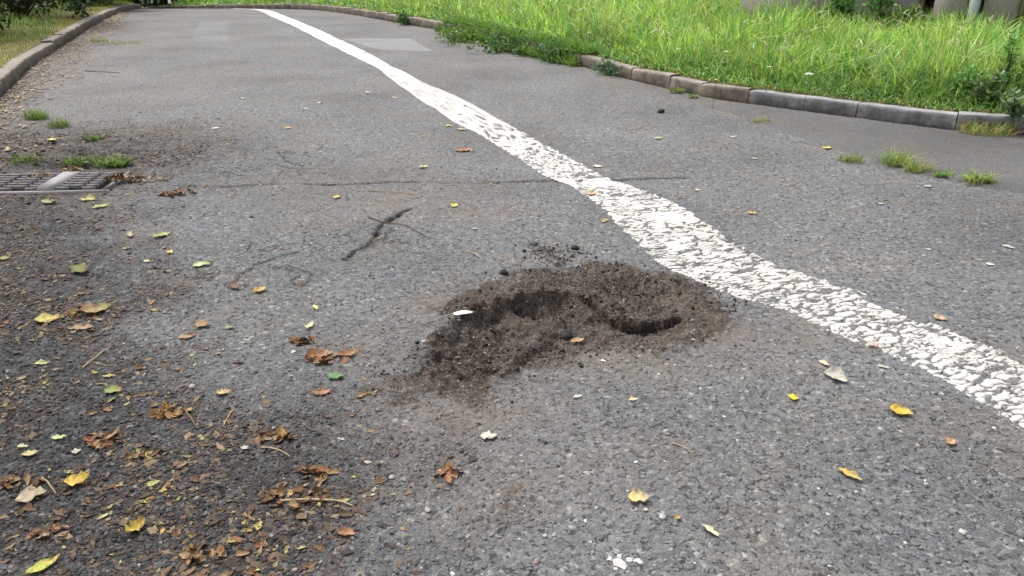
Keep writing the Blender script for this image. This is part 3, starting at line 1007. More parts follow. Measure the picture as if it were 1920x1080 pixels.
nt = NT('aggregate_stone')
c0 = nt.attr('tint', 'INSTANCER').outputs['Color']
k0 = nt.noise(nt.pos(), 160, 3, .6)
c0 = nt.mix(1.0, c0, nt.ramp(k0.outputs[0], [(.3, .75), (.5, 1.), (.7, 1.2)]), 'MULTIPLY')
nt.bump(k0.outputs[0], .35, .001)
M['stone'] = nt.base(c0, .72)
GN = stones_gn()


def scatter(name, x, y, size, flat, sink, col, label=None, zoff=0.0, tilt=.25):
    n = len(x)
    z = zgrid(x, y) + zoff + size * flat * (.5 - sink)
    me = bpy.data.meshes.new(name)
    me.vertices.add(n)
    me.vertices.foreach_set('co', np.stack([x, y, z], 1).astype(np.float32).ravel())
    a = me.attributes.new('rot', 'FLOAT_VECTOR', 'POINT')
    a.data.foreach_set('vector', np.stack([rng.normal(0, tilt, n), rng.normal(0, tilt, n), rng.uniform(0, 6.28, n)], 1).astype(np.float32).ravel())
    a = me.attributes.new('scl', 'FLOAT_VECTOR', 'POINT')
    st = rng.uniform(.75, 1.35, n)
    a.data.foreach_set('vector', np.stack([size * st, size / st, size * flat], 1).astype(np.float32).ravel())
    a = me.attributes.new('var', 'INT', 'POINT')
    a.data.foreach_set('value', rng.integers(0, 5, n).astype(np.int32))
    a = me.attributes.new('tint', 'FLOAT_COLOR', 'POINT')
    a.data.foreach_set('color', np.concatenate([col, np.ones((n, 1))], 1).astype(np.float32).ravel())
    o = bpy.data.objects.new(name, me)
    COL.objects.link(o)
    md = o.modifiers.new('scatter', 'NODES'); md.node_group = GN
    me.materials.append(M['stone'])
    tag(o, label, 'gravel', kind='stuff')
    return o


def road_points(nn, dref, pw=2.0, ymax=11):
    y = rng.uniform(1.1, ymax, nn) ; x = rng.uniform(-6.5, 5.0, nn)
    d = np.hypot(x, y)
    k = in_view(x, y, .15) & (rng.uniform(0, 1, nn) < np.clip((dref / d) ** pw, 0, 1))
    x, y = x[k], y[k]
    lk = np.interp(y, [p[1] for p in LKERB], [p[0] for p in LKERB])
    k = (x > lk + .02)
    pl = np.interp(y, rows, lx); pr = np.interp(y, rows, rx)
    k &= ~((x > pl - .004) & (x < pr + .004))
    sp = poly_sd(x, y, pp + [(4.6, 3.9), (6.5, 4.2), (6.5, 5.6), (4.2, 6.24), (3.62, 6.40), (3.05, 6.90), (2.28, 7.60)])
    k &= sp < .02
    k &= ~((x > -4.2) & (x < -2.45) & (y > 4.6) & (y < 5.25))
    return x[k], y[k]


x, y = road_points(820000, 2.3, 2.1)
so2, di2 = masks(x, y)
n = len(x)
keep = (rng.uniform(0, 1, n) < np.where(so2 > .45, .10, .30 + .70 * di2)) & (worley(x, y, 52, 900)[0] < .62)
x, y, so2, di2 = x[keep], y[keep], so2[keep], di2[keep]
n = len(x)
size = np.clip(rng.lognormal(math.log(.0098), .34, n), .004, .021) * (.88 + .06 * di2)
tone = rng.choice([0, 1, 2, 3, 4, 5], n, p=[.19, .41, .27, .07, .018, .042])
base_c = np.array([(.092, .095, .101), (.142, .147, .153), (.172, .176, .180), (.205, .206, .204), (.46, .45, .42), (.21, .175, .145)])[tone]
wetc = np.array([(.018, .018, .019), (.038, .039, .041), (.072, .073, .075), (.095, .094, .088), (.26, .25, .22), (.095, .060, .036)])[tone]
cc = base_c * (1 - di2[:, None]) + wetc * di2[:, None]
cc *= np.clip(rng.normal(1, .15, (n, 1)), .6, 1.5)
scatter('road_aggregate', x, y, size, .55, np.where(rng.uniform(0, 1, n) < .5, .28, .40) + .16 - .08 * di2, cc, 'grey stones of the asphalt standing proud of the worn road surface')
print('aggregate', n)

# soil crumbs in and round the hole
bx0 = rng.uniform(-.75, 1.3, 60000); by0 = rng.uniform(1.95, 3.8, 60000)
sd0 = poly_sd(bx0, by0, SOIL)
k = rng.uniform(0, 1, len(bx0)) < np.where(sd0 > 0, .085 * sstep(.42, .62, fbm(bx0, by0, 6, 3, 79)) + .008, .10 * np.exp(sd0 / .05) * sstep(.45, .6, fbm(bx0, by0, 7, 3, 83)))
bx0, by0 = bx0[k], by0[k]
n = len(bx0)
scatter('soil_crumbs', bx0, by0, np.clip(rng.lognormal(math.log(.0058), .55, n), .002, .03), .75, .25,
        pal(n, [(.022, .015, .011), (.045, .031, .022), (.075, .055, .040), (.15, .125, .105)], [3, 4, 2, .7], .25), 'dark brown soil crumbs in and around the pothole', tilt=.7)

sx_ = []; sy_ = []
for px_c, py_c, rr0, nn_ in ((1190, 532, .10, 150), (1040, 476, .10, 170), (1065, 505, .07, 70), (1010, 660, .06, 60), (880, 640, .10, 70), (1240, 560, .12, 50), (840, 690, .10, 60), (1130, 600, .08, 50), (960, 600, .14, 60)):
    a_, b_ = P(px_c, py_c)
    sx_.append(a_ + rng.normal(0, rr0, nn_)); sy_.append(b_ + rng.normal(0, rr0 * .6, nn_))
sx_ = np.concatenate(sx_); sy_ = np.concatenate(sy_); n = len(sx_)
scatter('broken_asphalt', sx_, sy_, np.clip(rng.lognormal(math.log(.0085), .42, n), .004, .022), .6, .30,
        pal(n, [(.040, .038, .037), (.075, .072, .070), (.13, .128, .125), (.055, .041, .031)], [3, 3, 1.2, 3.5], .25), 'dark broken asphalt chips lying in and behind the pothole', tilt=.6)

# brown vegetable crumbs on the left
n = 190000
x = rng.uniform(-4.2, .3, n); y = rng.uniform(1.1, 8.5, n)
_, dm = masks(x, y)
k = (rng.uniform(0, 1, n) < (dm ** 1.3) * sstep(.34, .62, fbm(x, y, 3.2, 4, 701)) * 1.1) & in_view(x, y, .1)
lk = np.interp(y, [p[1] for p in LKERB], [p[0] for p in LKERB])
k &= x > lk + .02
x, y = x[k], y[k]; n = len(x)


def shards(x, y, z, size, col):
    n = len(x)
    a = rng.uniform(0, 6.28, n)
    ca, sa = np.cos(a), np.sin(a)
    L = size * .5; W = size * rng.uniform(.14, .36, n)
    up = rng.uniform(.0005, .006, n)
    t = rng.normal(0, .25, n) * L
    V = np.stack([np.stack([x - ca * L, y - sa * L, z + .001 + np.clip(-t, 0, None)], 1),
                  np.stack([x - sa * W, y + ca * W, z + up], 1),
                  np.stack([x + ca * L, y + sa * L, z + .001 + np.clip(t, 0, None)], 1),
                  np.stack([x + sa * W, y - ca * W, z + .0015], 1)], 1).reshape(-1, 3)
    b = np.arange(n, dtype=np.int32)[:, None] * 4
    F = np.concatenate([b + np.array([0, 1, 2]), b + np.array([0, 2, 3])])
    return V, F, np.repeat(col, 4, 0)


CRUMB = [(.085, .052, .032), (.14, .092, .052), (.048, .032, .022), (.23, .165, .085), (.30, .25, .11), (.17, .095, .055)]
V, F, C = shards(x, y, zgrid(x, y), np.clip(rng.lognormal(math.log(.0125), .6, n), .004, .045), pal(n, CRUMB, [3, 3, 4, 1.5, .6, 1.2], .25) * .9)
# drift of dead leaves in the gutter below the left kerb
m = 9000
s = rng.uniform(8.0, 32, m)
qx = np.interp(s, LT_, LP_[:, 0]); qy = np.interp(s, LT_, LP_[:, 1])
qx = qx + np.abs(rng.normal(0, .20, m)) * (1 + .8 * (vnoise(s * .7, s * 0, 70) > .5)) + .02; qy = qy + rng.normal(0, .05, m)
k = in_view(qx, qy, .1)
qx, qy = qx[k], qy[k]
v2 = shards(qx, qy, zgrid(qx, qy) + rng.uniform(0, .02, len(qx)) * np.exp(-0), np.clip(rng.lognormal(math.log(.032), .4, len(qx)), .01, .09), pal(len(qx), CRUMB + [(.36, .27, .15)], [2, 3, 2, 2, 1, 2, 2], .25))
V, F, C = merge([(V, F, C), v2])
tag(mk('leaf_crumbs', V, F, M['litter'], col=C, smooth=False), 'brown crumbs of dead leaves strewn over the dark left side of the road and gutter', 'leaf litter', kind='stuff')


# ------------------------------------------------------------------ drain grate
gxw, gyw = P(110, 341)
GZ = hz(-2.6, 4.95) - .012
gr = empty('drain_grate', (gxw, gyw, GZ), R(4), 'cast iron street drain grate half choked with dead leaves at left', 'drain grate')
GW0, GW1, GD0, GD1 = -.52, .355, -.185, .20
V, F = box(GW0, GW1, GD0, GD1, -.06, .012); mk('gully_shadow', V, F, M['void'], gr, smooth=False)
for nm, b in (('frame', (GW0 - .04, GW1 + .035, GD0 - .028, GD0, -.05, .026)), ('frame', (GW0 - .04, GW1 + .035, GD1, GD1 + .025, -.05, .030)),
              ('frame', (GW1, GW1 + .025, GD0 + .001, GD1 - .001, -.05, .034)), ('frame', (GW0 - .04, GW0, GD0 + .001, GD1 - .001, -.05, .034))):
    V, F = box(*b); mk(nm, V, F, M['iron_pale'] if b[3] == GD0 else M['iron'], gr, smooth=False)
V, F = box(-.052, .052, GD0 + .004, GD1 - .004, -.04, .046); mk('centre_bar', V, F, M['iron_pale'], gr, smooth=False)
barm = None
cw = .080
for side in (-1, 1):
    for ci in range(5 if side < 0 else 4):
        cx = side * (.055 + cw * (ci + .5))
        for ri in range(8):
            cy = GD0 + .026 + ri * .056 + (.028 if ci % 2 else 0)
            if cy > GD1 - .012 or abs(cx) + cw / 2 > (GW1 if side > 0 else -GW0) + .006: continue
            if barm is None:
                V, F = box(-cw / 2 + .002, cw / 2 - .002, -.0145, .0145, -.02, .022)
                V[4:, 1] *= .8
                o = mk('grate_bar', V, F, M['iron'], gr, smooth=False); barm = o.data
            else:
                o = bpy.data.objects.new('grate_bar', barm); COL.objects.link(o); o.parent = gr
            o.location = (cx, cy, .016 + (.007 if ci % 2 else 0) + random.uniform(-.001, .001))


# ------------------------------------------------------------------ fallen leaves
def leaf_mesh(name, L, W, col, tip=None, curl=.2, fold=.3, twist=0., n=9, stalk=.25, shape=1.0, ragged=.06, seed=0):
    r = np.random.default_rng(seed + 1000)
    V = []; C = []
    t = np.linspace(0, 1, n)
    prof = np.sin(np.pi * np.clip(t, .02, .985) ** (.78 * shape)) ** .8
    bend = curl * L
    for i in range(n):
        x = (t[i] - .5) * L
        zc = bend * (2 * t[i] - 1) ** 2 * .5
        for j, s in enumerate((-1, -.5, 0, .5, 1)):
            bite = .5 if (abs(s) == 1 and r.uniform() < .13) else 1.0
            w = W * .5 * prof[i] * s * (1 + r.normal(0, ragged) * (abs(s) == 1)) * bite
            zz = zc + abs(w) * fold * (1.3 if s > 0 else .6) + r.normal(0, .045) * W * (abs(s) > .4)
            yy = w + twist * L * (t[i] - .5) ** 2
            V.append((x, yy, zz))
            cc = np.array(col) * (1 - .25 * (abs(s) == 1) * r.uniform()) * (1.12 if s == 0 else 1)
            if tip is not None:
                k = np.clip((t[i] - .45) * 2.2 + r.normal(0, .12), 0, 1); cc = cc * (1 - k) + np.array(tip) * k
            if r.uniform() < .22: cc = cc * .55 + np.array((.10, .055, .025)) * .45
            C.append(cc)
    F = [(i * 5 + j, i * 5 + j + 1, (i + 1) * 5 + j + 1, (i + 1) * 5 + j) for i in range(n - 1) for j in range(4)]
    V = np.array(V); C = np.array(C)
    if stalk > 0:
        sx = -.5 * L
        tv, tf = tube([(sx, 0, V[2, 2]), (sx - stalk * L * .5, .03 * L, V[2, 2] + .01 * L), (sx - stalk * L, .08 * L, V[2, 2] + .002)], [.012 * L, .010 * L, .011 * L], 4)
        F = F + [tuple(q + len(V)) for q in tf]
        V = np.concatenate([V, tv]); C = np.concatenate([C, np.tile(np.array(col) * .55, (len(tv), 1))])
    V[:, 2] -= V[:, 2].min() - .001
    return V, np.array(F), C


def zmax_under(x, y, r):
    a = np.linspace(0, 6.28, 9)
    X = np.concatenate([[x], x + r * np.cos(a), x + r * .5 * np.cos(a)]); Y = np.concatenate([[y], y + r * np.sin(a), y + r * .5 * np.sin(a)])
    return float(np.percentile(zgrid(X, Y), 80))


YEL = (.52, .36, .05); LIME = (.36, .37, .11); CREAM = (.52, .45, .30); TAN = (.36, .245, .125); BRN = (.165, .090, .045)
RUST = (.30, .145, .065); GRN = (.105, .225, .095); PALE = (.50, .475, .40); OCH = (.50, .33, .09); BEI = (.44, .36, .25)
PALEG = (.50, .55, .26); PINK = (.50, .25, .16)
# px, py, length px, width ratio, colour, tip colour, angle, curl, fold, label
LEAVES = [
    (1688, 775, 44, .55, YEL, YEL, -20, .25, .5, 'yellow leaf with a brown stalk lying right of the pothole below the white line'),
    (1486, 748, 17, .8, (.72, .58, .02), None, 60, .15, .3, 'tiny bright yellow leaf on clean asphalt between pothole and white line'),
    (1592, 894, 46, .32, OCH, LIME, -38, .1, .5, 'narrow lime yellow leaf with an orange end at lower right'),
    (1566, 712, 44, .55, (.42, .41, .36), PALE, -30, .2, .9, 'crumpled greyish white leaf beside the white line at right'),
    (1636, 650, 27, .6, PALE, PINK, 5, .2, .4, 'pinkish orange leaf on the lower edge of the white line'),
    (1545, 684, 20, .5, CREAM, None, -35, .1, .3, 'small pale beige leaf just below the white line'),
    (1197, 942, 50, .6, (.60, .50, .20), BEI, 4, .25, .5, 'folded cream and yellow leaf at the bottom centre right'),
    (917, 821, 40, .75, PALE, (.60, .52, .42), 0, .05, .12, 'broad pale cream leaf lying flat below the pothole'),
    (1330, 1000, 40, .34, (.70, .66, .40), PALE, 142, .05, .5, 'whitish club shaped petal at the bottom right of centre'),
    (1270, 977, 15, .8, OCH, None, 20, .3, .6, 'tiny ochre bud scale lying right of the folded cream leaf'),
    (630, 708, 38, .52, GRN, None, -12, .05, .1, 'fresh dark green oval leaf left of the pothole'),
    (1083, 647, 34, .32, TAN, (.45, .33, .17), 10, .15, .4, 'narrow tan leaf on the near edge of the pothole soil'),
    (147, 906, 54, .55, (.66, .46, .08), YEL, 12, .35, .5, 'big golden yellow curled leaf in the dark litter at lower left'),
    (62, 932, 64, .52, BEI, (.40, .33, .20), 18, .1, .3, 'large beige mottled leaf in the litter at lower left'),
    (256, 993, 38, .6, (.52, .40, .06), OCH, 60, .6, .7, 'yellow leaf rolled into a hook near the lower left'),
    (84, 1062, 62, .34, (.44, .46, .08), (.66, .50, .13), 40, .2, .4, 'long leaf fading from lime to yellow at the bottom left edge'),
    (92, 600, 54, .5, (.52, .44, .12), OCH, 10, .12, .3, 'mottled yellow leaf with ragged edge in the left litter'),
    (303, 442, 30, .5, LIME, (.60, .56, .18), 28, .12, .3, 'yellow green oval leaf on the asphalt below the drain'),
    (319, 475, 18, .55, (.60, .50, .16), None, -10, .2, .4, 'small yellow leaf just below a larger yellow green leaf at left'),
    (380, 498, 42, .34, PALEG, LIME, 3, .1, .3, 'pair tipped green yellow leaf lying flat left of the small cracks'),
    (488, 546, 26, .6, OCH, (.62, .50, .10), 20, .3, .5, 'curled orange yellow leaf left of the pothole beside a dark stain'),
    (150, 511, 48, .5, (.20, .24, .08), BRN, -15, .35, .5, 'green leaf curling into brown in the left litter'),
    (632, 372, 17, .6, (.56, .48, .08), None, 10, .1, .3, 'tiny yellow leaf above the long crack, to its left'),
    (853, 388, 14, .8, (.60, .54, .10), None, 30, .2, .4, 'tiny square yellow leaf above the long crack, to its right'),
    (600, 672, 60, .4, RUST, TAN, 8, .3, .6, 'long rust coloured leaf pointing at the pothole'),
    (655, 668, 44, .35, RUST, (.46, .28, .12), 14, .3, .6, 'short rust orange leaf tip nearest the left end of the pothole'),
    (604, 738, 46, .34, RUST, PINK, 4, .15, .4, 'flat rust brown leaf just below the green oval leaf'),
    (842, 905, 26, .4, RUST, BRN, -60, .3, .6, 'reddish brown curled leaf fragment at the lower end of a thin clump'),
    (205, 706, 30, .26, LIME, YEL, 3, .1, .3, 'narrow bright lime leaf in the left litter'),
    (80, 683, 32, .4, PALEG, LIME, 8, .15, .4, 'pale green leaf with a rolled rim near the left edge'),
    (213, 735, 40, .5, (.24, .30, .10), OCH, -4, .25, .5, 'leaf half green and half orange in the left litter'),
    (182, 583, 52, .5, TAN, LIME, 20, .3, .5, 'tan leaf with a yellow green tip in the left litter'),
    (157, 616, 46, .32, (.42, .30, .17), TAN, 6, .1, .3, 'long smooth tan leaf pair lying near the mottled yellow leaf'),
    (288, 908, 26, .42, LIME, None, 32, .1, .3, 'small fresh lime leaf right of the golden curled leaf'),
    (112, 822, 34, .32, PALEG, None, 4, .1, .3, 'narrow pale green leaf in the litter at left'),
    (144, 847, 17, .8, PALE, None, 30, .15, .3, 'tiny round cream leaf below the narrow pale green leaf'),
    (44, 838, 28, .35, (.52, .52, .28), None, -4, .2, .4, 'thin greenish cream leaf near the left edge'),
    (58, 853, 34, .36, (.60, .52, .22), CREAM, 12, .2, .4, 'pale yellow leaf over a brown twig near the left edge'),
    (581, 613, 20, .5, (.64, .60, .36), None, 70, .3, .5, 'small pale yellow leaf standing above the rolled brown leaf pile'),
    (592, 578, 18, .35, (.60, .58, .22), None, -30, .1, .3, 'small narrow pale yellow leaf farthest up from the brown leaf pile'),
    (168, 374, 42, .36, (.58, .50, .16), LIME, 4, .15, .4, 'pale yellow leaf just below the drain grate'),
    (190, 388, 32, .3, (.50, .50, .12), None, 14, .15, .4, 'greenish yellow narrow leaf second below the drain grate'),
    (92, 379, 40, .36, (.36, .36, .16), BRN, -4, .25, .5, 'brownish green leaf below the left half of the drain grate'),
    (1550, 281, 21, .8, (.70, .62, .14), None, 5, .05, .2, 'round bright yellow leaf near the grassy seam at right'),
    (1410, 403, 20, .5, (.55, .36, .12), None, 0, .2, .4, 'small orange leaf right of the white line'),
    (1108, 366, 26, .5, CREAM, OCH, -5, .25, .5, 'tan leaf resting on the left edge of the white line'),
    (1134, 417, 17, .4, LIME, None, 25, .1, .3, 'small lime leaf just left of the white line'),
    (794, 316, 20, .4, PALEG, None, 18, .15, .4, 'pale greenish leaf lying alone left of the white line'),
    (870, 285, 46, .3, RUST, PINK, 0, .1, .2, 'flat reddish brown leaf smear left of the white line'),
    (652, 1006, 44, .36, RUST, PINK, -6, .3, .5, 'orange brown curled leaf at the bottom left of centre'),
    (1782, 830, 26, .6, (.48, .31, .15), None, 15, .3, .6, 'crumpled orange tan leaf at the right below the white line'),
    (1762, 600, 24, .55, BEI, TAN, -25, .15, .4, 'small beige leaf on the upper edge of the white line at right'),
    (842, 237, 16, .45, (.56, .50, .14), None, 0, .1, .3, 'tiny yellow leaf beside the far white line'),
    (866, 244, 20, .4, CREAM, None, 0, .1, .3, 'tiny cream leaf touching the far white line'),
    (99, 268, 22, .5, (.60, .54, .16), None, -10, .15, .3, 'small yellow leaf on broken asphalt behind the drain grate'),
    (572, 204, 14, .5, PALE, None, 0, .1, .3, 'tiny white leaf on the far asphalt left of the white line'),
    (540, 240, 16, .5, (.50, .34, .14), None, 0, .2, .3, 'tiny orange leaf on the far asphalt left of the white line'),
    (1890, 466, 20, .3, PALE, None, -20, .1, .4, 'thin cream leaf at the right edge above the white line'),
    (380, 612, 34, .5, TAN, RUST, -10, .3, .5, 'curled tan leaf between the left litter and the pothole'),
    (348, 634, 32, .34, TAN, None, 0, .1, .3, 'flat narrow tan leaf below a curled tan leaf left of the pothole'),
    (430, 615, 24, .42, (.22, .28, .15), None, 4, .05, .2, 'dull green leaf scrap at the right edge of the litter'),
    (245, 443, 22, .45, BEI, CREAM, -30, .25, .5, 'small beige folded leaf left of the yellow green oval leaf'),
    (275, 491, 16, .45, (.62, .58, .30), None, -10, .1, .3, 'tiny pale yellow oval leaf in the left litter'),
    (10, 488, 24, .45, LIME, None, 5, .15, .3, 'small lime leaf touching the left border below the drain'),
    (440, 540, 30, .4, BRN, None, -20, .3, .4, 'dark brown leaf left of the curled orange yellow leaf'),
    (420, 738, 34, .4, (.56, .44, .20), TAN, 8, .3, .5, 'pale ochre leaf beside a tan leaf left of the pothole'),
    (1210, 962, 12, .7, CREAM, None, 0, .2, .3, 'tiny cream scale below the folded cream and yellow leaf'),
]


def put_leaf(i, px, py, lp, wr, col, tip, ang, curl, fold, label):
    mpp = PX(px, py)
    a = R(ang)
    # an angle seen in the picture, laid back onto the road
    _, d = P(px, py); sn = H / math.hypot(d, H)
    ag = math.atan2(math.sin(a) / sn, math.cos(a))
    L = lp * mpp * math.hypot(math.cos(a), math.sin(a) / sn) * .80
    L = min(L, lp * mpp * 1.9)
    W = min(max(wr * lp * mpp * 1.25, .35 * L * wr / .5), L * .8)
    V, F, C = leaf_mesh('fallen_leaf', L, W, col, tip, curl * .8, fold * .9, seed=i, stalk=.3 if lp > 24 else 0, ragged=.15)
    x, y = P(px, py)
    o = mk('fallen_leaf', V, F, M['litter'], col=C)
    o.location = (x, y, zmax_under(x, y, L * .45) + .004)
    o.rotation_euler = (random.uniform(-.06, .06), random.uniform(-.06, .06), ag)
    tag(o, label, 'leaf', 'single leaves fallen on the road')
    return o


for i, r_ in enumerate(LEAVES): put_leaf(i, *r_)

# the many small scraps that nothing tells apart
VAR = []
for v in range(14):
    colv = [BRN, RUST, TAN, BRN, OCH, LIME, (.24, .14, .07), BEI, RUST, (.50, .42, .14), BRN, TAN, (.12, .07, .04), PALEG][v]
    VAR.append(leaf_mesh('leaf_scrap', 1.0, random.uniform(.38, .62), colv, [None, TAN, RUST][v % 3], random.uniform(.05, .45), random.uniform(.2, .8), n=6, stalk=.3 if v % 2 else 0, ragged=.16, seed=v + 50))
vm_ = []
cnt = 0
tries = 0
while cnt < 290 and tries < 20000:
    tries += 1
    px, py = random.uniform(-10, 720), random.uniform(365, 1085)
    x, y = P(px, py)
    dm = float(masks(np.array([x]), np.array([y]))[1][0])
    edge_k = .10 if px < 640 else .04
    cl = float(fbm(np.array([x]), np.array([y]), 4.0, 3, 777)[0])
    if random.random() > (edge_k + .9 * dm) * sstep(.42, .62, cl) * min(1, 700 / max(py, 300) + .2): continue
    v = random.randrange(14)
    if len(vm_) <= v or True:
        pass
    while len(vm_) < 14:
        k_ = len(vm_)
        V, F, C = VAR[k_]
        o = mk('leaf_scrap', V, F, M['litter'], col=C)
        vm_.append(o.data)
        bpy.data.objects.remove(o)
    o = bpy.data.objects.new('leaf_scrap', vm_[v]); COL.objects.link(o)
    L = random.choice([.018, .022, .028, .034, .042])
    o.scale = (L, L, L)
    o.location = (x, y, zmax_under(x, y, L * .4) + .001)
    o.rotation_euler = (random.uniform(-.15, .15), random.uniform(-.15, .15), random.uniform(0, 6.28))
    knd = ['dark brown', 'rust coloured', 'tan', 'dark brown', 'ochre', 'yellow green', 'brown', 'beige', 'rust coloured', 'dull yellow', 'dark brown', 'tan', 'blackish brown', 'pale green'][v]
    where = 'near the drain' if y > 3.6 else 'in the middle distance' if y > 2.4 else 'nearest the camera'
    tag(o, 'small %s leaf scrap in the litter on the left, %s' % (knd, where), 'leaf scrap', 'small dead leaf scraps on the left of the road')
    cnt += 1

# pale scraps on the clean asphalt
for (px, py, w_) in [(1083, 747, 18), (1188, 752, 17), (1130, 680, 12), (405, 240, 14), (1375, 258, 14), (1308, 358, 14), (1415, 300, 12), (690, 172, 12), (1095, 268, 10),
                     (1232, 262, 18), (1655, 688, 14), (1660, 690, 14), (1740, 470, 10), (1855, 498, 14), (690, 870, 14), (640, 825, 14), (460, 842, 20), (1740, 352, 16), (1120, 314, 16), (1300, 640, 8), (1650, 385, 10), (890, 430, 10), (455, 185, 12), (600, 192, 12), (740, 182, 12)]:
    x, y = P(px, py); L = w_ * PX(px, py) * 1.1
    o = bpy.data.objects.new('pale_scrap', None)
    V, F, C = leaf_mesh('pale_scrap', L, L * random.uniform(.4, .7), random.choice([PALE, CREAM, (.6, .6, .52)]), None, .1, .35, n=6, stalk=0, ragged=.2, seed=px)
    bpy.data.objects.remove(o)
    o = mk('pale_scrap', V, F, M['litter'], col=C)
    o.location = (x, y, zmax_under(x, y, L * .4) + .001); o.rotation_euler = (0, 0, random.uniform(-.6, .6))
    tag(o, 'tiny pale dry scrap lying on the clean grey asphalt', 'leaf scrap', 'tiny pale scraps on the clean asphalt')


# ------------------------------------------------------------------ twigs
def twig(pts, r, mat, label, bud=False):
    w = [P(*p) for p in pts]
    Q = []
    for i in range(len(w) - 1):
        for f in (0, .5):
            Q.append((w[i][0] * (1 - f) + w[i + 1][0] * f, w[i][1] * (1 - f) + w[i + 1][1] * f))
    Q.append(w[-1])
    zs = [zmax_under(a, b, .01) + r * .9 + (.003 if 0 < i < len(Q) - 1 else 0) for i, (a, b) in enumerate(Q)]
    base = np.array((*Q[0], zs[0]))
    pt = [(a + random.uniform(-.002, .002), b + random.uniform(-.002, .002), c) for (a, b), c in zip(Q, zs)]
    V, F = tube(np.array(pt) - base, np.linspace(r, r * .55, len(pt)), 6)
    o = mk('twig', V, F, mat, loc=base)
    tag(o, label, 'twig')


twig([(690, 408), (715, 418), (760, 424), (800, 446), (806, 449)], .0035, M['twig'], 'thin bent twig lying across the long dark crack')
twig([(528, 943), (580, 940), (630, 944), (662, 952)], .004, M['twig_pale'], 'long grey curved twig at the lower right edge of the litter')
twig([(155, 690), (180, 672), (208, 650)], .004, M['twig_pale'], 'straight tan stalk slanting up through the left litter')
twig([(690, 360), (740, 362), (790, 368)], .003, M['twig_pale'], 'faint reddish stalk lying level just below the road seam')
twig([(345, 768), (360, 790), (372, 806)], .005, M['twig'], 'thick red brown twig beside the ochre leaf cluster at left')
twig([(80, 895), (95, 915), (110, 930)], .003, M['twig_pale'], 'short stalk lying over the large beige leaf at lower left')
twig([(438, 770), (428, 785), (420, 800)], .0025, M['twig_pale'], 'small forked pale stalk right of the ochre leaf cluster')
twig([(490, 842), (520, 846), (545, 858)], .003, M['twig_pale'], 'yellowish bent stalk at the edge of the litter near the ochre tan leaf')
twig([(875, 472), (890, 478), (905, 488)], .003, M['twig_pale'], 'short yellow stalk on the asphalt above the pothole')
twig([(160, 133), (190, 135), (225, 137)], .006, M['twig'], 'dark stick lying level near the left kerb')
twig([(1258, 834), (1280, 842), (1300, 856)], .002, M['twig_pale'], 'thin pale stalk on clean asphalt below and right of the pothole')
twig([(175, 680), (198, 688), (218, 684)], .002, M['twig_pale'], 'thin forked stalk crossing below the straight tan stalk')
twig([(180, 720), (196, 722), (208, 730)], .0025, M['twig_pale'], 'hooked yellow stalk above the half green leaf at left')


# ------------------------------------------------------------------ feather
fx0, fy0 = P(868, 607)
fe = empty('feather', (fx0, fy0, zmax_under(fx0, fy0, .05) + .004), R(12), 'small pure white feather at the left rim of the pothole', 'feather')
n = 12
t = np.linspace(0, 1, n); V = []
for i in range(n):
    w = .0165 * math.sin(math.pi * min(.98, t[i] * .93 + .06)) ** .55
    for s_ in (-1, -.4, 0, .4, 1):
        V.append(((t[i] - .45) * .082, w * s_ * (1 + random.uniform(-.12, .1)) + .004 * t[i], .009 * (1 - s_ * s_) * .5 + .012 * t[i] * (1 - t[i]) + .006))
mk('vane', V, [(i * 5 + j, i * 5 + j + 1, (i + 1) * 5 + j + 1, (i + 1) * 5 + j) for i in range(n - 1) for j in range(4)], M['feather'], fe)
V, F = tube([(-.072, -.004, .004), (-.05, -.001, .006), (-.02, 0, .012), (.03, .002, .013)], [.0016, .0017, .0013, .0006], 6)
mk('quill', V, F, M['quill'], fe)


# ------------------------------------------------------------------ clods, pebbles, dropping
def clod(px, py, r, mat, label, name='asphalt_clod', cat='clod', fl=.7, seed=0):
    x, y = P(px, py)
    rr = np.random.default_rng(seed)
    V = []; nr, ns = 7, 10
    for i in range(nr + 1):
        th = math.pi * i / nr
        for j in range(ns):
            ph = 2 * math.pi * j / ns
            p = np.array([math.sin(th) * math.cos(ph), math.sin(th) * math.sin(ph), math.cos(th) * fl])
            k = 1 + .5 * (vnoise(p[0] * 1.6 + seed * 3.1, p[1] * 1.6 + p[2] * 1.3, 800) - .5) + .25 * (vnoise(p[0] * 4 + seed, p[1] * 4 - p[2] * 3, 801) - .5)
            V.append(p * r * k * (1.15 if ph < 3 else .9))
    V = np.array(V, float)
    F = [(i * ns + j, (i + 1) * ns + j, (i + 1) * ns + (j + 1) % ns, i * ns + (j + 1) % ns) for i in range(nr) for j in range(ns)]
    o = mk(name, V, F, mat, smooth=False)
    o.location = (x, y, float(zgrid(np.array([x]), np.array([y]))[0]) + r * fl * .55)
    tag(o, label, cat)


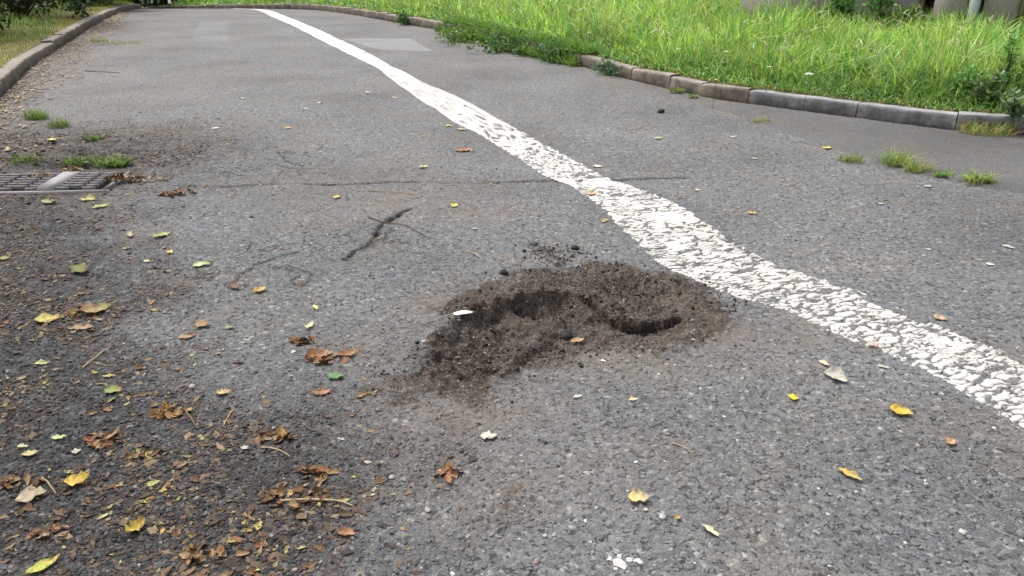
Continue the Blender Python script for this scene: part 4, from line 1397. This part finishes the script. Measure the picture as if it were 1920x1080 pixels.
CL = [(1078, 468, .020, 'clod', 'brown black lump on the crumbling asphalt above the pothole'),
      (1036, 633, .017, 'clod', 'small black asphalt lump at the near lip of the pothole'),
      (1062, 634, .024, 'clod', 'larger flat black asphalt lump at the near lip of the pothole'),
      (1154, 563, .014, 'earth_clod', 'topmost round earth clod beside the black crevice of the pothole'),
      (1162, 573, .015, 'earth_clod', 'middle round earth clod beside the black crevice of the pothole'),
      (1166, 583, .014, 'earth_clod', 'lowest round earth clod beside the black crevice of the pothole'),
      (1238, 212, .030, 'earth_clod', 'dark brown lump lying alone on the road near the right kerb'),
      (945, 514, .018, 'earth_clod', 'dark clod at the upper left corner of the pothole soil'),
      (886, 602, .018, 'earth_clod', 'dark earth clod on the left bank just right of the feather'),
      (968, 577, .020, 'earth_clod', 'largest dark clod on top of the left bank of the pothole')]
for i, (px, py, r, m_, l_) in enumerate(CL): clod(px, py, r, M[m_], l_, 'asphalt_clod' if m_ == 'clod' else 'earth_clod', 'clod', .7, i + 1)
nb = simple('pebble_pale', (.40, .39, .365), .7, 50, .15, .3, .002)
for i, (px, py, r, l_) in enumerate([(1022, 1008, .006, 'left one of two pale round pebbles at the bottom centre'), (1039, 1007, .006, 'right one of two pale round pebbles at the bottom centre'),
                                     (1242, 976, .010, 'white angular pebble left of the ochre bud scale'), (802, 960, .008, 'single white pebble at the bottom left of centre'),
                                     (734, 898, .010, 'flat white pebble below and left of the reddish brown leaf fragment'), (1806, 1000, .010, 'cream pebble near the bottom right corner'),
                                     (360, 725, .012, 'bluish white pebble left of the ochre leaf cluster'), (796, 661, .010, 'grey white pebble at the left foot of the pothole soil')]):
    clod(px, py, r, nb, l_, 'pebble', 'pebble', .6, 30 + i)
dx0, dy0 = P(1160, 1058)
pts = []
for k_, (ox, oy, r0) in enumerate([(0, 0, .016), (.012, -.012, .010), (-.02, .014, .008), (.028, .010, .008), (.05, .004, .011), (-.012, -.02, .006), (.004, .022, .007)]):
    a_ = np.linspace(0, 2 * math.pi, 11)[:-1]
    rr_ = r0 * (1 + .5 * rng.normal(0, .5, 10).clip(-1, 1))
    pts.append((ox, oy, a_, rr_))
V = []; F = []
for ox, oy, a_, rr_ in pts:
    b = len(V); V.append((ox, oy, .0035))
    for q, s_ in zip(a_, rr_): V.append((ox + math.cos(q) * s_, oy + math.sin(q) * s_, .0005))
    F += [(b, b + 1 + i, b + 1 + (i + 1) % 10) for i in range(10)]
o = mk('bird_dropping', np.array(V), np.array(F), M['dropping']); o.location = (dx0, dy0, zmax_under(dx0, dy0, .04) + .001)
tag(o, 'splattered white bird dropping at the bottom edge of the picture', 'dropping')


# ------------------------------------------------------------------ weeds
def leafcloud(cent, nl, size, cols, wts, rad):
    n = len(cent) * nl
    c = np.repeat(cent, nl, 0); rr = np.repeat(rad, nl)
    p = c + rng.normal(0, 1, (n, 3)) * rr[:, None] * np.array([.5, .5, .38])
    a = rng.normal(0, 1, (n, 3)); a /= np.linalg.norm(a, axis=1)[:, None]
    b = np.cross(a, rng.normal(0, 1, (n, 3))); b /= np.linalg.norm(b, axis=1)[:, None] + 1e-9
    s = size * rng.uniform(.6, 1.4, n)[:, None]
    V = np.stack([p - a * s * .5, p + b * s * .28, p + a * s * .5 + np.cross(a, b) * s * .12, p - b * s * .28], 1).reshape(-1, 3)
    k = np.arange(n, dtype=np.int32)[:, None] * 4
    F = np.concatenate([k + np.array([0, 1, 2]), k + np.array([0, 2, 3])])
    col = pal(n, cols, wts, .22)
    return V, F, np.repeat(col, 4, 0)


RKERB_DIR = (-.42, .90)


def tuft(name, px, py, n, h, spread, label, broad=0, dark=1.0, zoff=0., straw=.1, wid=.004, group=None, cloud=0, cr=.3, cols=None):
    x, y = P(px, py)
    z = hz(x, y) + zoff if zoff < 0.05 else zoff
    root = empty(name, (x, y, z), 0, label, 'weed', group)
    a = rng.uniform(0, 6.28, n); r = spread * np.sqrt(rng.uniform(0, 1, n))
    bx_, by_ = r * np.cos(a), r * np.sin(a) * .7
    c = pal(n, GREEN, [3, 3, 2, 2, 1]) * dark
    k = rng.uniform(0, 1, n) < straw
    if k.any(): c[k] = pal(int(k.sum()), STRAW, [1, 1])
    V, F, C = blades(bx_, by_, np.full(n, -.004), h * 1.1 * rng.uniform(.4, 1.2, n), wid * 1.2 * rng.uniform(.7, 1.4, n), c, .55, bend=.8)
    mk('blades', V, F, M['grass'], root, col=C)
    if cloud:
        kd = RKERB_DIR
        ce = np.stack([rng.normal(0, cr, cloud) * kd[0] + rng.normal(0, .07, cloud), rng.normal(0, cr, cloud) * kd[1] + rng.normal(.03, .07, cloud), h * rng.uniform(.15, 1.0, cloud)], 1)
        V, F, C = leafcloud(ce, 34, .055, cols or [(.040, .110, .034), (.075, .165, .045), (.14, .24, .055)], [3, 3, 1.2], np.full(cloud, .13))
        V[:, 2] = np.maximum(V[:, 2], .004)
        mk('foliage', V, F, M['leaf'], root, col=C, smooth=False)
    for b in range(broad):
        L = h * random.uniform(.7, 1.3)
        V, F, C = leaf_mesh('leaf', L, L * random.uniform(.45, .7), np.array(random.choice(GREEN[:3])) * dark * 1.05, None, .25, .25, stalk=.5, ragged=.12, seed=b + px)
        ag = random.uniform(0, 6.28)
        o = mk('leaf', V, F, M['leaf'], root, col=C)
        o.location = (math.cos(ag) * L * .5 + random.uniform(-1, 1) * spread * .7, math.sin(ag) * L * .4 + random.uniform(-1, 1) * spread * .4, h * random.uniform(.15, .45))
        o.rotation_euler = (random.uniform(-.3, .3), -random.uniform(.1, .7), ag)
    return root


tuft('grass_tuft', 1595, 304, 160, .055, .09, 'leftmost small grass tuft on the seam of the asphalt at right', straw=.3)
tuft('grass_tuft', 1680, 310, 260, .10, .10, 'wispy light green grass tuft, second from left along the seam at right', straw=.15)
tuft('grass_tuft', 1720, 322, 160, .085, .09, 'yellowing grass tuft in the middle of the weeds on the seam at right', straw=.35)
tuft('weed_plant', 1768, 333, 60, .05, .06, 'low dark green weed between two tufts on the seam at right', broad=7)
tuft('weed_plant', 1835, 345, 120, .085, .09, 'broad leaved bright green weed, last on the seam at right', broad=10, straw=.3, dark=1.25)
tuft('grass_tuft', 1425, 230, 90, .05, .10, 'sparse straw coloured tuft in front of the grey kerb stones', straw=.6)
tuft('weed_plant', 1300, 184, 40, .05, .06, 'small round leaved weed at the foot of the old kerb stones', broad=7)
tuft('weed_plant', 1268, 175, 40, .07, .07, 'pale green weed at the foot of the kerb, left of a round leaved weed', broad=6)
tuft('weed_plant', 1142, 140, 40, .12, .10, 'blue green leafy weed leaning over the old kerb', broad=4, dark=.8, cloud=9, cr=.10, cols=[(.07, .14, .07), (.11, .20, .10), (.05, .11, .05)])
tuft('weed_plant', 1045, 112, 120, .16, .30, 'dark bushy weed covering the kerb where the old stones vanish', broad=6, dark=.55, cloud=46, cr=.26, cols=[(.045, .12, .040), (.085, .19, .06), (.13, .26, .08)])
tuft('weed_plant', 960, 94, 160, .14, .36, 'overhanging weeds hiding the kerb left of the dark bushy weed', broad=6, dark=.8, cloud=52, cr=.42)
tuft('weed_plant', 880, 75, 160, .13, .36, 'grassy overgrowth spilling over the far right kerb', broad=6, dark=.95, cloud=44, cr=.45, cols=[(.10, .20, .05), (.17, .28, .06), (.06, .14, .04)])
tuft('weed_plant', 760, 46, 40, .16, .10, 'single dark weed growing on the far right kerb', broad=4, dark=.6, cloud=8, cr=.08, cols=[(.028, .085, .028), (.055, .13, .04), (.07, .15, .05)])
tuft('grass_tuft', 1850, 252, 500, .12, .22, 'straw and green tuft at the foot of the last kerb stone on the right', straw=.45)
tuft('grass_tuft', 68, 222, 220, .10, .10, 'soft grass tuft farthest up on the broken asphalt behind the drain', straw=.05, dark=.8)
tuft('grass_tuft', 110, 236, 160, .07, .08, 'compact green tuft below the farthest tuft behind the drain', dark=.7, straw=.02)
tuft('weed_plant', 175, 262, 70, .055, .08, 'small weed in the crack behind the right half of the drain', broad=5, dark=.6)
tuft('weed_plant', 52, 306, 140, .06, .11, 'low green weed behind the left half of the drain grate', broad=8, dark=.6)
tuft('weed_plant', 150, 302, 200, .055, .12, 'low spreading weed directly behind the centre of the drain grate', broad=14, dark=.7)
tuft('weed_plant', 212, 305, 240, .075, .11, 'largest bushy weed behind the right corner of the drain grate', broad=20, dark=.75)
tuft('grass_tuft', 186, 78, 120, .09, .14, 'light green tuft at the foot of the left kerb', straw=.3)
tuft('grass_tuft', 236, 82, 160, .06, .32, 'sparse low tuft on the road away from the left kerb', straw=.3)
tuft('grass_tuft', 207, 336, 24, .03, .03, 'tiny yellow green sprout in the slots of the drain grate', straw=.1)


# dead leaf wads caught in the grate
def wad(px, py, n, rad, hgt, label, cols, ground=False):
    x, y = P(px, py)
    z0 = zmax_under(x, y, rad * .6) + .001 if ground else GZ + .03
    root_z = z0
    V = []; F = []; C = []; o_ = 0
    for i in range(n):
        L = random.uniform(.02, .05)
        v, f, c = leaf_mesh('l', L, L * random.uniform(.4, .7), random.choice(cols), random.choice([None, TAN, BRN]), random.uniform(0, .5), random.uniform(.2, .8), n=5, stalk=0, ragged=.2, seed=i + px)
        a, b, g = random.uniform(-.6, .6), random.uniform(-.6, .6), random.uniform(0, 6.28)
        m = np.array(Matrix.Rotation(g, 3, 'Z') @ Matrix.Rotation(a, 3, 'X') @ Matrix.Rotation(b, 3, 'Y'))
        r = rad * math.sqrt(random.random()); t_ = random.uniform(0, 6.28)
        v = v @ m.T + np.array((r * math.cos(t_), r * math.sin(t_) * .55, hgt * random.random() * (1 - r / rad * .7)))
        V.append(v); F.append(f + o_); C.append(c); o_ += len(v)
    o = mk('leaf_wad', np.concatenate(V), np.concatenate(F), M['litter'], col=np.concatenate(C), loc=(x, y, root_z))
    tag(o, label, 'dead leaves')


wad(78, 333, 26, .10, .03, 'wad of yellow brown dead leaves left of the grate centre bar', [TAN, BRN, OCH, RUST])
wad(136, 322, 22, .07, .05, 'upright clump of dry leaves right of the grate centre bar', [TAN, BRN, BEI])
wad(228, 336, 54, .115, .04, 'heap of brown dead leaves over the right end of the grate', [BRN, RUST, TAN])
wad(275, 334, 40, .16, .02, 'flat trail of rusty dead leaves right of the grate', [BRN, RUST, TAN, BEI], True)
wad(335, 363, 34, .13, .012, 'flat patch of reddish dead needles and leaves on the asphalt right of the drain', [RUST, BRN, PINK], True)
for px, py, n_, r_, lab_, cl_ in [(322, 772, 26, .062, 'cluster of ochre and tan leaf scraps with a red brown twig at left', [OCH, TAN, BEI, RUST]),
        (196, 826, 24, .065, 'rusty tan clump of curled leaves in the middle of the left litter', [RUST, TAN, BRN]),
        (568, 640, 20, .055, 'rolled brown leaf pile left of the pothole', [BRN, RUST, RUST]),
        (610, 675, 22, .075, 'long rust coloured clump of leaves pointing at the pothole', [RUST, TAN, RUST]),
        (515, 822, 20, .065, 'ochre and brown leaf clump at the right edge of the litter', [OCH, BRN, TAN]),
        (590, 890, 18, .055, 'torn rust brown leaf clump below the ochre and brown clump', [BRN, RUST]),
        (262, 856, 14, .045, 'brown and yellow leaf clump right of the rusty tan clump', [TAN, BRN, LIME]),
        (150, 590, 16, .08, 'tan and yellow leaf clump beside the mottled yellow leaf', [TAN, OCH, BRN]),
        (545, 935, 26, .10, 'matted brown clump under the long grey curved twig', [BRN, TAN, BRN, RUST]),
        (380, 1040, 20, .06, 'orange brown matted clump near the bottom left', [BRN, RUST, TAN]),
        (100, 1000, 14, .05, 'brownish pink clump above the long lime and yellow leaf', [PINK, BRN, BEI]),
        (45, 905, 16, .06, 'brown clump at the left border beside the large beige leaf', [BRN, RUST, TAN]),
        (832, 890, 9, .035, 'thin reddish brown clump on the asphalt below the pothole', [RUST, PINK])]:
    wad(px, py, n_, r_, .006, lab_, cl_, True)


# ------------------------------------------------------------------ clover and daisy flowers in the meadow
FL = [(1600, 52, .05), (1632, 66, .05), (1692, 60, .035), (1716, 80, .04), (1514, 140, .045), (1752, 112, .03), (1360, 95, .03), (1312, 64, .035), (1105, 58, .025), (1196, 28, .03),
      (1555, 60, .03), (1340, 150, .02), (1440, 125, .025), (1270, 90, .03), (1480, 30, .03), (1583, 42, .02), (1850, 130, .03), (1790, 95, .03)]
hv = None
for i, (px, py, r) in enumerate(FL):
    x, y = P(px, py + 14, .30)
    z = H - (H - .30) * 1.0
    z = .33
    root = empty('meadow_flower', (x, y, .12), 0, 'small white flower head standing in the tall grass on the right', 'flower', 'white flower heads in the tall grass')
    if hv is None:
        a_ = []
        for k_ in range(26):
            an = k_ * 2.4; rr_ = math.sqrt((k_ + .5) / 26)
            v, f = box(-.14, .14, -.10, .10, -.08, .08)
            a_.append((v + np.array((rr_ * math.cos(an), rr_ * math.sin(an), .55 * math.sqrt(1 - rr_ * rr_ * .95))), f))
        V, F = join(a_); hv = mk('flower_head', V, F, M['white_petal'], root); ho = hv
        V, F = tube([(0, 0, 0), (.01, .005, .12), (.004, 0, .245)], [.003, .0025, .002], 5); so3 = mk('stem', V, F, M['grass'], root, col=np.tile((.12, .2, .05), (len(V), 1)))
    else:
        ho = bpy.data.objects.new('flower_head', hv.data); COL.objects.link(ho); ho.parent = root
        s4 = bpy.data.objects.new('stem', so3.data); COL.objects.link(s4); s4.parent = root
    ho.location = (.004, 0, .243); ho.scale = (r * .85, r * .85, r * .6)


# ------------------------------------------------------------------ trees and shrubs
def tree(name, label, x, y, z, h, crown_z, rad, vert, nclump, nl, size, cols, wts, trunk_r=.16, cat='tree', group=None, clump=.55):
    root = empty(name, (x, y, z), 0, label, cat, group)
    u = rng.normal(0, 1, (nclump, 3)); u /= np.linalg.norm(u, axis=1)[:, None]
    rr = rng.uniform(.25, 1, nclump) ** .45
    cent = u * rr[:, None] * np.array([rad, rad, vert]) * (.8 + .4 * rng.uniform(0, 1, (nclump, 1))) + np.array([0, 0, crown_z])
    cent[:, 2] = np.maximum(cent[:, 2], .12 * h if cat == 'shrub' else crown_z - vert)
    parts = [tube([(0, 0, -.3), (.03, .02, h * .2), (-.04, .05, h * .45), (.05, -.02, h * .7), (0, 0, h * .92)], np.array([1.25, 1, .8, .5, .15]) * trunk_r, 9)]
    for c in cent[:: max(1, nclump // 22)]:
        b0 = np.array((0, 0, min(c[2] * .6, h * .7))) if cat != 'shrub' else np.array((0, 0, 0.02))
        mid = (b0 + c) / 2 + rng.normal(0, .12, 3) * rad * .4 + np.array((0, 0, .05 * h))
        parts.append(tube([b0, (b0 + mid) / 2 + rng.normal(0, .03, 3), mid, c], np.array([.42, .32, .2, .06]) * trunk_r, 6))
    V, F = join(parts)
    mk('trunk', V, F, M['bark'], root)
    V, F, C = leafcloud(cent, nl, size, cols, wts, np.full(nclump, clump) * rng.uniform(.6, 1.3, nclump))
    mk('crown', V, F, M['leaf'], root, col=C, smooth=False)
    return root


BR2 = [(.10, .23, .07), (.14, .29, .09), (.07, .17, .05)]
DK = [(.022, .050, .016), (.040, .085, .022), (.014, .030, .012)]
MD = [(.060, .130, .030), (.095, .180, .045), (.035, .085, .022)]
BR = [(.085, .210, .060), (.12, .26, .075), (.05, .14, .04)]
W3 = [3, 3, 2]
# shade trees on the left verge, out of the picture: their crowns darken the left of the road
tree('verge_tree', 'broad leafy tree on the left verge shading the road nearest the camera', -6.3, 1.6, .1, 8.0, 5.4, 2.9, 2.2, 90, 150, .13, MD, W3, .17)
tree('verge_tree', 'leafy tree on the left verge beside the drain, just outside the view', -7.3, 5.6, .15, 8.6, 5.8, 2.7, 2.3, 80, 140, .13, MD, W3, .17)
sh = [(-8.9, 12.6, 2.6, 1.3, DK, 'first very dark shrub at the top left corner'), (-10.6, 13.6, 3.0, 1.5, DK, 'second very dark shrub behind the left grass'),
      (-9.6, 16.0, 2.4, 1.4, DK, 'dark shrub right of the very dark shrubs at top left'), (-11.2, 18.6, 2.6, 1.5, DK, 'dark shrub standing behind the bend of the left kerb'),
      (-11.4, 22.0, 2.3, 1.5, MD, 'mid green shrub overhanging the far end of the left kerb'), (-12.6, 25.5, 2.6, 1.7, MD, 'mid green shrub beside the crest of the road'),
      (-14.2, 31.0, 3.0, 1.5, BR, 'bright green bush at the crest left of the lamp post'), (-11.3, 33.0, 3.0, 1.5, BR, 'bright green bush at the crest right of the lamp post'),
      (-8.6, 31.0, 2.6, 1.6, DK, 'dark bush behind the far end of the right kerb'), (-6.0, 30.5, 2.6, 1.5, MD, 'green bush on the far meadow above the right kerb')]
for (x, y, h, r, cl, lab) in sh:
    tree('shrub', lab, x, y, float(macro(y)) + .05, h, h * .5, r, h * .48, 46, 90, .11 if y < 20 else .15, cl, W3, .05, 'shrub', None, .42)
for i, (x, y, h, lab) in enumerate([(-17, 40, 9, 'tall dark tree far left behind the crest'), (-13.6, 42, 10, 'tall dark tree straight behind the lamp post'), (-9.5, 41, 9, 'tall dark tree behind the far right kerb'),
                                    (-4.0, 38, 9, 'large tree standing beyond the far meadow'), (1.5, 34, 8, 'large tree beyond the meadow left of the house'), (-15.5, 24, 8, 'tall dark tree behind the left shrubs'), (-20.5, 44, 10, 'second tall dark tree at the far left behind the crest'), (-11.6, 46, 10, 'tall dark tree between lamp post and far right kerb'), (-15.3, 47, 10, 'hindmost tall dark tree beyond the lamp post')]):
    tree('background_tree', lab, x, y, float(macro(y)) - .1, h, h * .46, h * .30, h * .50, 120, 80, .28, DK, W3, .22, 'tree', None, .75)

# lamp post beyond the crest
lpx = -12.9; lpy = 34.0
lp = empty('lamp_post', (lpx, lpy, float(macro(lpy))), 0, 'slim pale grey lamp post standing beyond the crest', 'lamp post')
V, F = tube([(0, 0, -.2), (0, 0, 1.2), (0, 0, 5.6), (.2, -.1, 5.95), (.7, -.3, 6.05)], [.085, .075, .055, .045, .04], 12); mk('pole', V, F, M['pole'], lp)
V, F = tube([(.55, -.25, 6.05), (.7, -.3, 6.08), (1.1, -.45, 6.08), (1.2, -.48, 6.05)], [.05, .10, .10, .04], 10); V[:, 2] = 6.06 + (V[:, 2] - 6.06) * .55
mk('lamp_head', V, F, M['lamp'], lp)

# ------------------------------------------------------------------ house behind the meadow
A = np.array((3.72, 13.4)); B = np.array((6.45, 10.1))
wd = (B - A) / np.linalg.norm(B - A)
hn = np.array((wd[1], -wd[0]))
if hn @ (-A) < 0: hn = -hn
ang = math.atan2(wd[1], wd[0])
HZ = .0
house = empty('house', (A[0], A[1], HZ), ang, 'pinkish grey plastered house behind the tall grass at top right', 'house')


def wall_uz(px, py):
    rx_ = (px - 960) / FPX; rz_ = -(py - 540) / FPX
    d = np.array([rx_, math.cos(PITCH) + rz_ * math.sin(PITCH), -math.sin(PITCH) + rz_ * math.cos(PITCH)])
    t_ = (A @ hn) / (d[:2] @ hn)
    p = np.array((0, 0, H)) + d * t_
    return float((p[:2] - A) @ wd), float(p[2]) - HZ


sgn = 1.0 if (np.array((-math.sin(ang), math.cos(ang))) @ hn) > 0 else -1.0    # local +y or -y faces the camera
LWL, HH, DEP = 13.0, 5.6, 8.0


def hbox(nm, u0, u1, o0, o1, z0, z1, mat, parent=house):
    """o: metres out of the wall towards the camera"""
    V, F = box(u0, u1, min(sgn * o0, sgn * o1), max(sgn * o0, sgn * o1), z0, z1)
    return mk(nm, V, F, mat, parent, smooth=False)


# openings (u0, u1, z0, z1) seen in the photograph, then the storeys above
du0, _ = wall_uz(1806, 30); du1, _ = wall_uz(1840, 30)
bu0, bz0 = wall_uz(1712, 27); bu1, bz1 = wall_uz(1752, 6)
ru0, _ = wall_uz(1900, 30)
lu0, _ = wall_uz(1452, 10); lu1, _ = wall_uz(1478, 10)
ops = [(bu0, bu1, bz0, bz1 + .1), (du0, du1, .05, 2.15), (ru0, ru0 + .9, .30, 1.45)]
edges = [-.0]
for u0, u1, z0, z1 in ops:
    hbox('wall', edges[-1], u0, -.30, 0, -.6, 2.6, M['plaster'])
    hbox('wall', u0, u1, -.30, 0, -.6, z0, M['plaster']); hbox('wall', u0, u1, -.30, 0, z1, 2.6, M['plaster'])
    edges.append(u1)
hbox('wall', edges[-1], LWL, -.30, 0, -.6, 2.6, M['plaster'])
hbox('wall', 0, LWL, -.30, 0, 2.6, HH, M['plaster'])
hbox('wall', 0, .3, -DEP, -.30, -.6, HH, M['plaster']); hbox('wall', LWL - .3, LWL, -DEP, -.30, -.6, HH, M['plaster']); hbox('wall', .3, LWL - .3, -DEP, -DEP + .3, -.6, HH, M['plaster'])
hbox('floor_slab', .3, LWL - .3, -DEP + .3, -.30, 2.5, 2.7, M['plinth'])
for k_, (u0, u1, z0, z1) in enumerate(ops):
    if k_ == 1:
        d_ = hbox('door', u0 + .02, u1 - .02, -.26, -.20, z0, z1 - .01, M['win_dark'])
        hbox('door_frame', u0, u0 + .07, -.19, -.04, z0, z1, M['frame'], d_)
    else:
        w_ = hbox('window', u0 + .01, u1 - .01, -.24, -.21, z0 + .01, z1 - .01, M['win_dark'])
        hbox('window_frame', u0, u0 + .05, -.20, -.12, z0, z1, M['frame'], w_)
        hbox('window_frame', u1 - .05, u1, -.20, -.12, z0, z1, M['frame'], w_)
        hbox('sill', u0 - .05, u1 + .05, .003, .06, z0 - .06, z0 - .01, M['plinth'], w_)
for u0 in (1.2, 4.0, 6.8, 9.6):
    w_ = hbox('window', u0, u0 + 1.1, .004, .02, 3.3, 4.7, M['win_dark'])
    for b in ((u0 - .06, u0, 3.24, 4.76), (u0 + 1.1, u0 + 1.16, 3.24, 4.76), (u0, u0 + 1.1, 4.7, 4.76), (u0, u0 + 1.1, 3.24, 3.3), (u0 + .52, u0 + .58, 3.3, 4.7)):
        hbox('window_frame', b[0], b[1], .021, .05, b[2], b[3], M['frame'], w_)
pu, _ = wall_uz(1830, 20)
V, F = tube([(pu, sgn * .075, .05), (pu, sgn * .075, 3), (pu, sgn * .075, HH)], [.062, .062, .062], 12); dp_ = mk('downpipe', V, F, M['pipe'], house)
for zz_ in (.9, 2.6, 4.4):
    hbox('pipe_bracket', pu - .075, pu + .075, .004, .145, zz_, zz_ + .03, M['pipe'], dp_)
V = np.array([(-.4, sgn * .45, HH - .1), (LWL + .4, sgn * .45, HH - .1), (LWL + .4, -sgn * DEP / 2, HH + 2.2), (-.4, -sgn * DEP / 2, HH + 2.2), (-.4, -sgn * (DEP + .45), HH - .1), (LWL + .4, -sgn * (DEP + .45), HH - .1)])
V = np.concatenate([V, V + np.array((0, 0, .14))])
mk('roof', V, np.array([(0, 1, 2, 3), (3, 2, 5, 4), (6, 9, 8, 7), (9, 10, 11, 8), (0, 6, 7, 1), (4, 5, 11, 10), (0, 3, 9, 6), (3, 4, 10, 9), (1, 7, 8, 2), (2, 8, 11, 5)]), M['roof'], house, smooth=False)

# weeds and climbers against the house, tall weed at the right border
for (px, py, h, r, cl, lab) in [(1612, 10, .7, .12, BR2, 'leafy green shoots against the house wall, leftmost clump'), (1675, 6, .85, .13, BR2, 'leafy green shoots left of the dark basement window'),
                                (1735, 22, .6, .12, BR2, 'low leafy shoots in front of the dark basement window')]:
    u_, z_ = wall_uz(px, py)
    p_ = A + wd * u_ + hn * .45
    tree('wall_shrub', lab, p_[0], p_[1], .08, h, h * .6, r, h * .42, 18, 40, .07, cl, W3, .02, 'shrub', None, .14)


def tall_weed(x, y, z, h, nst, label, leafL=.11, cols=MD, spread=.16):
    root = empty('tall_weed', (x, y, z), 0, label, 'weed')
    for s_ in range(nst):
        a = random.uniform(0, 6.28); tip = np.array((math.cos(a) * spread * random.uniform(.2, 1), math.sin(a) * spread * random.uniform(.2, 1), h * random.uniform(.7, 1.05)))
        b = np.array((math.cos(a) * .03, math.sin(a) * .03, 0))
        pts_ = [b, b * .5 + tip * .35 + np.array((0, 0, .04)), tip * .7, tip]
        V, F = tube(pts_, [.005, .004, .003, .0015], 5)
        mk('stem', V, F, M['leaf'], root, col=np.tile((.08, .15, .04), (len(V), 1)))
        Vs = []; Fs = []; Cs = []; o_ = 0
        for k_ in range(22):
            f = .12 + .88 * k_ / 22
            p = b * (1 - f) + tip * f
            L = leafL * (1.15 - .6 * f) * random.uniform(.7, 1.2)
            v, fa, c = leaf_mesh('l', L, L * .42, np.array(random.choice(cols)) * random.uniform(1.1, 1.8), None, .3, .2, n=5, stalk=.15, ragged=.2, seed=k_ + s_ * 31)
            m = np.array(Matrix.Rotation(random.uniform(0, 6.28), 3, 'Z') @ Matrix.Rotation(-random.uniform(.1, .8), 3, 'Y'))
            v = (v + np.array((L * .55, 0, 0))) @ m.T + p
            Vs.append(v); Fs.append(fa + o_); Cs.append(c); o_ += len(v)
        o = mk('foliage', np.concatenate(Vs), np.concatenate(Fs), M['leaf'], root, col=np.concatenate(Cs))
    return root


for (px, py, h, ns, lab, cl) in [(1885, 195, .62, 7, 'tall leafy weed standing above the grass at the right border', BR), (1800, 195, .34, 7, 'leafy green weed clump behind the last kerb stones', BR2),
                                 (1730, 180, .30, 6, 'bushy weed behind the middle of the grey kerb stones', BR2), (1835, 205, .40, 6, 'grey green feathery weed left of the tallest weed', [(.11, .18, .09), (.15, .22, .11)]),
                                 (1600, 165, .28, 5, 'mid green weed behind the first newer kerb stone', BR2), (1480, 145, .26, 5, 'grey green weed in the grass above the kerb joint', [(.10, .18, .08), (.13, .22, .10)]),
                                 (1905, 225, .30, 5, 'silvery weed at the right border just behind the kerb', [(.12, .20, .12), (.17, .25, .15)])]:
    x, y = P(px, py, .12)
    tall_weed(x, y, .11, h, ns, lab, cols=cl)
